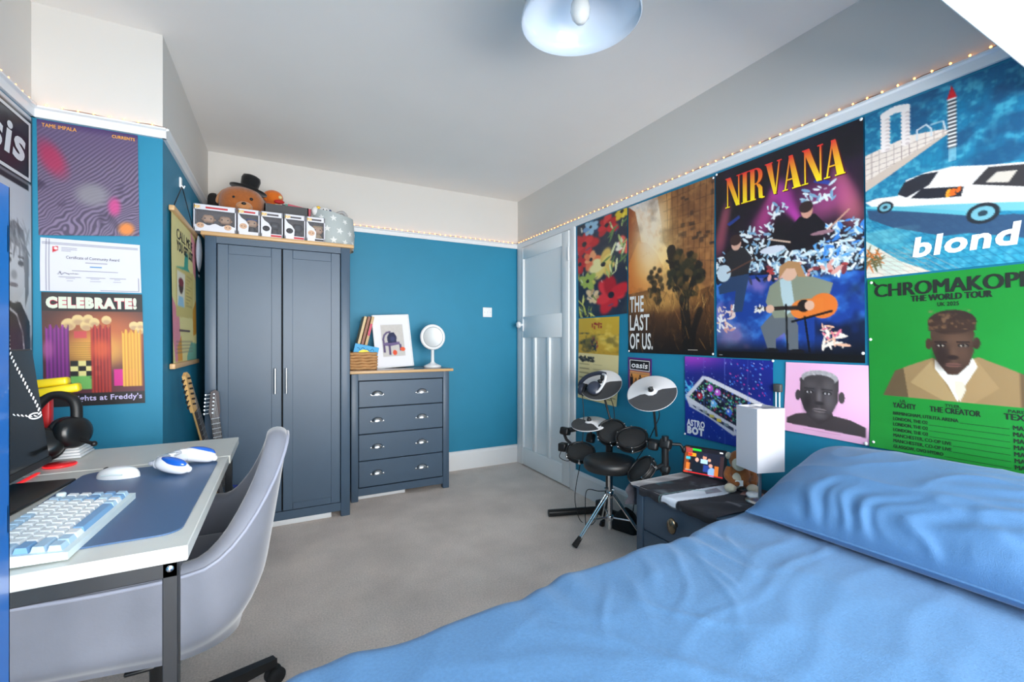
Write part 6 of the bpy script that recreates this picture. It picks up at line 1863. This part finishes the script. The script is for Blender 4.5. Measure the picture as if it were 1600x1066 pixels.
FOLDS = [(1.20, .78, .25, .35, .020, .010), (1.05, .62, .30, .40, .022, .008), (.92, .50, .2, .30, .018, .007), (.75, .80, 1.3, .10, .016, .010), (.86, .88, 1.0, .09, .014, .012), (.98, .90, .8, .10, .014, .012), (1.10, .92, .7, .09, .014, .011), (1.22, .93, 1.0, .08, .013, .010),
         (.62, .66, -.9, .18, .016, .007), (.70, .55, -.7, .2, .016, .007), (.45, .72, -.5, .22, .02, .006), (.3, .55, .4, .25, .02, .006), (1.35, .60, .1, .3, .02, .008), (1.25, .45, .15, .35, .02, .008), (1.0, .30, .3, .3, .02, .007), (.55, .40, .5, .3, .02, .006),
         (1.30, .72, .12, .4, .007, .010), (1.15, .70, .16, .5, .007, .010), (.95, .72, .9, .14, .008, .014), (1.02, .80, 1.1, .12, .008, .016), (1.12, .86, 1.25, .10, .008, .016), (.88, .78, .7, .16, .008, .012), (.80, .70, -.8, .12, .008, .012), (.66, .80, 1.0, .10, .008, .012), (1.22, .88, .9, .1, .007, .014), (.55, .30, .9, .2, .009, .008), (.9, .2, .7, .25, .009, .008)]
def duvet_h(x, y):
    z = .500 + .006 * mnoise.noise(Vector((x * 2.2, y * 2.2, 1))) + .002 * mnoise.noise(Vector((x * 6, y * 5, 4)))
    r1 = 1 - abs(mnoise.noise(Vector((x * 4 + y * 2, y * 5 - x * 1.5, 9))))
    z += .002 * r1 ** 6
    for f in FOLDS:
        z += fold(x, y, *f)
    z += .004 * math.exp(-((y - .93 - .02 * x) / .1) ** 2) * math.sin(x * 37 + 3 * math.sin(x * 11)) * .8
    return z
def duvet(u, v):
    x = -.16 + 2.08 * u
    edge = .862 + .115 * x - .018 * x * x + .008 * math.sin(x * 21) + .010 * math.sin(x * 9 + 1)
    n = v * 1.62
    if n < 1.20:
        y = -.36 + (edge + .36) * (n / 1.20)
        k = 0.0
        z = duvet_h(x, y)
    else:
        d = (n - 1.20) / .42
        ang = min(1, d / .38) * PI / 2
        rr = .055
        y = edge + rr * math.sin(ang)
        z = duvet_h(x, edge) - rr * (1 - math.cos(ang)) - max(0, d - .38) / .62 * .24
        y += .012 * math.sin(x * 26) * max(0, d - .3) + .004
    if u < .06:
        z -= (1 - u / .06) ** 2 * .16
    return Vector((x, y, z))
MB().grid(duvet, 210, 150).build('duvet', [DEN], t)

# pillow propped against the wall
PIL = mat('blue_pillow_cotton', (70, 112, 156), .88, bump=.25, bscale=420, var=.12, vscale=260, sheen=.15)
t = thing('pillow', 'mid-blue pillow propped against the teal wall on the bed', 'pillow', (1.66, .56, .51), world=True)
Mp = Matrix.Translation((1.655, .555, .612)) @ Euler((0, -.30, 0)).to_matrix().to_4x4() @ Euler((0, 0, .03)).to_matrix().to_4x4()
PW_, PL_, PT_ = .255, .42, .112
def pil(u, v, sgn):
    a, b = 2 * u - 1, 2 * v - 1            # across (x), along (y)
    ax_, by_ = PW_ * a, PL_ * b
    pinch = 1 - .06 * (1 - abs(b) ** 3) * abs(a) ** 6 - .04 * abs(b) ** 6 * (1 - abs(a) ** 2)
    th = max(0, (1 - abs(a) ** 2.8)) ** .56 * max(0, (1 - abs(b) ** 4.0)) ** .52
    z = sgn * PT_ * th * (1.0 if sgn > 0 else .62)
    wr = 0.0
    e = max(abs(a), abs(b))
    if sgn > 0:
        nz1 = mnoise.noise(Vector((ax_ * 5, by_ * 24 + 3 * mnoise.noise(Vector((ax_ * 8, by_ * 6, 5))), 2)))
        wr = .012 * nz1 * smoothstep(.15, .9, -a) * (1 - smoothstep(.93, 1, -a))
        wr += .006 * (1 - abs(mnoise.noise(Vector((ax_ * 7 + by_ * 3, by_ * 5 - ax_ * 3, 3))))) ** 5 * th
        wr += .009 * mnoise.noise(Vector((ax_ * 26 + by_ * 9, by_ * 7, 8))) * math.exp(-((by_ + .20) / .16) ** 2) * th
    return Mp @ Vector((ax_ * pinch, by_ * pinch, z + wr))
m = MB()
m.grid(lambda u, v: pil(u, v, 1), 90, 130)
m.grid(lambda u, v: pil(1 - u, v, -1), 60, 80)
m.build('pillowcase', [PIL], t)
edge = [pil(0, k / 60, 0) for k in range(61)] + [pil(k / 40, 1, 0) for k in range(1, 41)] + [pil(1, 1 - k / 60, 0) for k in range(1, 61)] + [pil(1 - k / 40, 0, 0) for k in range(1, 40)]
MB().tube(edge, .0035, 6, closed=True).build('seam_piping', [PIL], t)

# ------------------------------------------------------------------ ceiling pendant
t = thing('pendant_lamp', 'white enamel dome pendant lamp hanging from the ceiling', 'lamp', (.80, 1.09, ZC), world=True)
ENA = mat('white_enamel', (216, 226, 238), .18, coat=.5)
px_, py_, pz_ = .80, 1.09, 2.078
prof = [(.176, 0), (.1795, .002), (.180, .006), (.172, .040), (.150, .082), (.112, .118), (.072, .140), (.046, .150), (.040, .165), (.038, .195), (.001, .197)]
inner = [(.001, .140), (.040, .139), (.066, .131), (.106, .110), (.144, .075), (.167, .036), (.176, 0)]
Mt = Matrix.Translation((px_, py_, pz_)) @ Euler((.03, -.05, 0)).to_matrix().to_4x4()
MB().lathe(inner + prof[1:], 56, Mt).build('shade', [ENA], t)
MB().lathe([(.001, -.006), (.014, -.003), (.026, .012), (.030, .032), (.027, .052), (.018, .075), (.0155, .10), (.0155, .138)], 28, Mt).build('bulb', [mat('opal_bulb_warm', (232, 230, 224), .22, coat=.3)], t)
MB().cyl((px_ + .0, py_, pz_ + .19), (px_, py_, ZC - .02), .004, n=8).build('flex', [WHITEP], t)
MB().lathe([(.001, -.045), (.012, -.042), (.040, -.012), (.046, 0), (.001, 0)], 24, Matrix.Translation((px_, py_, ZC))).build('ceiling_rose', [WHITEP], t)

# ------------------------------------------------------------------ fairy lights on the picture rail
t = thing('fairy_lights', 'string of warm fairy lights along the picture rail', 'string lights', (WR - .02, YS, ZR), world=True)
LED = mat('warm_led', (255, 158, 66), .4, emit=11.0)
zl = ZR + .006
path = [(WR - .014, YS + .02), (WR - .014, WB - .014), (WL + .014, WB - .014), (WL + .014, WQ - .012), (WW + .014, WQ - .012), (WW + .014, .95)]
wire, bulbs, rest = [], [], 0.0
for (ax_, ay_), (bx2, by2) in zip(path[:-1], path[1:]):
    L = math.hypot(bx2 - ax_, by2 - ay_)
    n = max(2, int(L / .05))
    for k in range(n + 1):
        wire.append((ax_ + (bx2 - ax_) * k / n, ay_ + (by2 - ay_) * k / n, zl - .002 + .003 * math.sin(k * 1.7)))
    hidden = (abs(ax_ - bx2) < .01 and abs(ax_ - WL) < .03)
    step = .046
    k = 1
    while k * step < L - .01:
        x, y = ax_ + (bx2 - ax_) * k * step / L, ay_ + (by2 - ay_) * k * step / L
        vis = True
        if abs(y - (WB - .014)) < .01 and x < .45: vis = False
        if hidden: vis = False
        if vis:
            bulbs.append((x, y, zl + .002))
        k += 1
MB().tube(wire, .0012, 5).build('wire', [mat('copper_wire', (150, 110, 80), .4, .8)], t)
bo = None
for k, p in enumerate(bulbs):
    if bo is None:
        bo = MB().ball((0, 0, 0), (.0032, .0032, .0032), nu=8, nv=6).build('bulb', [LED], t, origin=(0, 0, 0))
        bo.location = Vector(p) - Vector(t.location)
    else:
        share(bo, 'bulb', t, Vector(p) - Vector(t.location))

# ------------------------------------------------------------------ wall details
t = thing('light_switch', 'white light switch plate on the teal back wall', 'switch', (1.625, WB, 1.325), world=True)
MB().bb(1.581, 1.669, WB - .009, WB, 1.326, 1.412, bevel=.003).build('plate', [WHITEP], t)
MB().box((1.625, WB - .011, 1.369), (.011, .008, .022), (.18, 0, 0), bevel=.002).build('rocker', [WHITEP], t)
for x in (1.596, 1.654):
    MB().cyl((x, WB - .0105, 1.369), (x, WB - .008, 1.369), .004, n=10).build('screw', [STEEL], t)
t = thing('adapter_plug', 'black plug adapter stuck on the wall behind the lamp, two white wires', 'plug', (WR, 1.18, .88), world=True)
MB().bb(WR - .022, WR - .001, 1.163, 1.196, .890, .925, bevel=.004).build('plug_body', [mat('grey_black', (64, 66, 66), .6)], t)
for y, z0 in ((1.172, .60), (1.188, .72)):
    MB().tube(spline([(WR - .012, y, .892), (WR - .010, y + .001, .80), (WR - .010, y, z0)], 6), .0028, 6).build('wire', [WHITEP], t)

# ------------------------------------------------------------------ hanging scroll on the chimney side
t = thing('wall_scroll', 'pastel canvas scroll with wooden rods on the chimney side', 'wall hanging', (WL, 2.74, 1.0), world=True)
cv = Cv(60, 120, (226, 216, 150))
cv.poly([(.70, .0), (1, .05), (1, .35), (.85, .30)], (226, 150, 160)); cv.poly([(.45, .20), (.58, .20), (.58, .30), (.75, .33), (.50, .40), (.15, .34), (.42, .31)], (60, 160, 140)); cv.poly([(0, .55), (.25, .66), (.35, .98), (.1, .98), (0, .8)], (222, 140, 156)); cv.poly([(.82, .6), (1, .5), (1, .78), (.85, .8)], (206, 150, 50)); cv.poly([(.6, .95), (.75, .85), (1, .86), (1, 1), (.6, 1)], (110, 170, 150)); cv.poly([(.18, .88), (.34, .80), (.40, .98), (.2, .98)], (226, 160, 60))
cv.poly([(.14, .345), (.85, .31), (.82, .665), (.14, .675)], (206, 190, 116)); cv.rect(.18, .36, .46, .60, (226, 222, 200)); cv.ell(.32, .46, .08, .05, (70, 48, 40)); cv.ell(.32, .43, .09, .03, (120, 40, 50)); cv.poly([(.2, .6), (.24, .53), (.40, .53), (.45, .6)], (150, 196, 220))
for k in range(10):
    cv.rect(.52, .36 + k * .024, .78 - .08 * (k % 3), .368 + k * .024, (150, 130, 80), .7)
for k in range(4):
    cv.rect(.12, .84 + k * .025, .82, .852 + k * .025, (130, 120, 110), .5)
sh = Sheet(on_left([(2.430, 1.690), (3.045, 1.690), (3.050, 1.005), (2.440, 1.005)], WL), .010, .003, 2)
sh.mesh(cv, 'canvas', PRINTM, t)
sh.text('CALL ME IF', .16, .075, .62, .07, (40, 40, 44), .045); sh.text('YOU GET LOST', .16, .155, .66, .07, (40, 40, 44), .045); sh.tri([(.24, .76), (.70, .76), (.70, .775), (.24, .775)], [(0, 1, 2, 3)], (110, 96, 90))
sh.finish(t, PRINTM)
for z, y0, y1 in ((1.700, 2.410, 3.050), (1.000, 2.425, 3.062)):
    MB().bb(WL + .004, WL + .026, y0, y1, z - .012, z + .012, bevel=.004).build('rod', [OAK], t)
MB().tube([(WL + .012, 2.46, 1.712), (WL + .012, 2.66, 1.868), (WL + .012, 3.0, 1.712)], .0022, 6).build('hanging_cord', [BLACKP], t)
t = thing('wall_hook', 'small white adhesive hook holding up the scroll cord', 'hook', (WL, 2.66, 1.87), world=True)
MB().box((WL + .006, 2.66, 1.885), (.010, .028, .05), bevel=.004, seg=3).build('plate', [WHITEP], t)
MB().tube([(WL + .010, 2.66, 1.872), (WL + .020, 2.66, 1.860), (WL + .022, 2.66, 1.872)], .004, 8).build('peg', [WHITEP], t)

# ------------------------------------------------------------------ guitars leaning in the gap beside the wardrobe
MAPLE = mat('maple_neck', (206, 164, 104), .35)
ROSE = mat('fretboard_dark', (52, 46, 46), .5)
def guitar(base, head, front, label, bodycol, headcol, pegs, scale=1.0):
    t = thing('electric_guitar', label, 'guitar', base)
    z_ = (Vector(head) - Vector(base)).normalized()
    y_ = -(Vector(front) - z_ * z_.dot(Vector(front))).normalized()
    x_ = y_.cross(z_)
    t.rotation_euler = Matrix((x_, y_, z_)).transposed().to_euler()
    t.scale = (scale, scale, scale)
    out = []
    for k in range(48):      # double-cutaway body outline
        a = 2 * PI * k / 48
        r = .165 + .03 * math.cos(2 * a) + .018 * math.cos(3 * a + .4) - .03 * math.exp(-((a - PI / 2) / .22) ** 2)
        out.append((r * math.cos(a) * .95, .20 + r * math.sin(a) * 1.2))
    Mg = frame_from((0, -1, 0), (1, 0, 0))
    MB().prism(out, .042, Mg @ Matrix.Translation((0, 0, -.021))).build('body', [bodycol], t)
    MB().bb(-.042, .042, -.030, -.021, .12, .30, bevel=.003).build('pickguard', [WHITEP], t)
    for z in (.16, .22, .28):
        MB().bb(-.036, .036, -.036, -.029, z - .009, z + .009, bevel=.003).build('pickup', [BLACKP], t)
    MB().grid(lambda u, v: Vector(((.022 + .006 * (1 - v)) * math.cos(PI * u), .018 * math.sin(PI * u) - .022, .33 + .47 * v)), 10, 8).build('neck', [MAPLE], t)
    MB().bb(-.0255, .0255, -.028, -.0215, .30, .80).build('fretboard', [ROSE], t)
    for k in range(14):
        z = .80 - .46 * (1 - 2 ** (-k / 9))
        MB().bb(-.024, .024, -.0292, -.0278, z - .001, z + .001).build('fret', [STEEL], t)
    hd = MB()
    hd.prism([(-.024, .80), (.024, .80), (.034, .84), (.040, .965), (.022, .985), (-.006, .975), (-.030, .845)], .015, Mg @ Matrix.Translation((0, 0, .006)))
    ho = hd.build('headstock', [headcol], t)
    for k in range(6):
        z = .838 + k * .024
        x = -.030 + k * .0042
        MB().cyl((x + .018, -.033, z), (x + .018, -.018, z), .0045, n=8).cyl((x, -.014, z), (x - .018, -.014, z), .003, n=6).box((x - .024, -.014, z), (.014, .006, .015), bevel=.003).build('tuning_peg', [pegs], ho)
    for k in range(6):
        x = -.018 + k * .0072
        MB().tube([(x, -.031, .14), (x * .9, -.0315, .80), (x * .6 + .005, -.03, .85 + k * .02)], .0006, 4).build('string', [STEEL], t)
guitar((-.235, 2.72, .02), (-.412, 2.49, .955), RGT * .90 + FWD * .30, 'maple-necked electric guitar leaning against the chimney side', mat('guitar_black', (22, 22, 26), .2, coat=.6), MAPLE, BLACKM)
guitar((-.26, 2.90, .02), (-.345, 2.925, .80), (.35, -1, 0), 'dark blue electric guitar leaning next to the wardrobe', mat('guitar_blue', (20, 44, 120), .2, coat=.6), mat('guitar_dark_head', (70, 50, 46), .3), STEEL, .84)
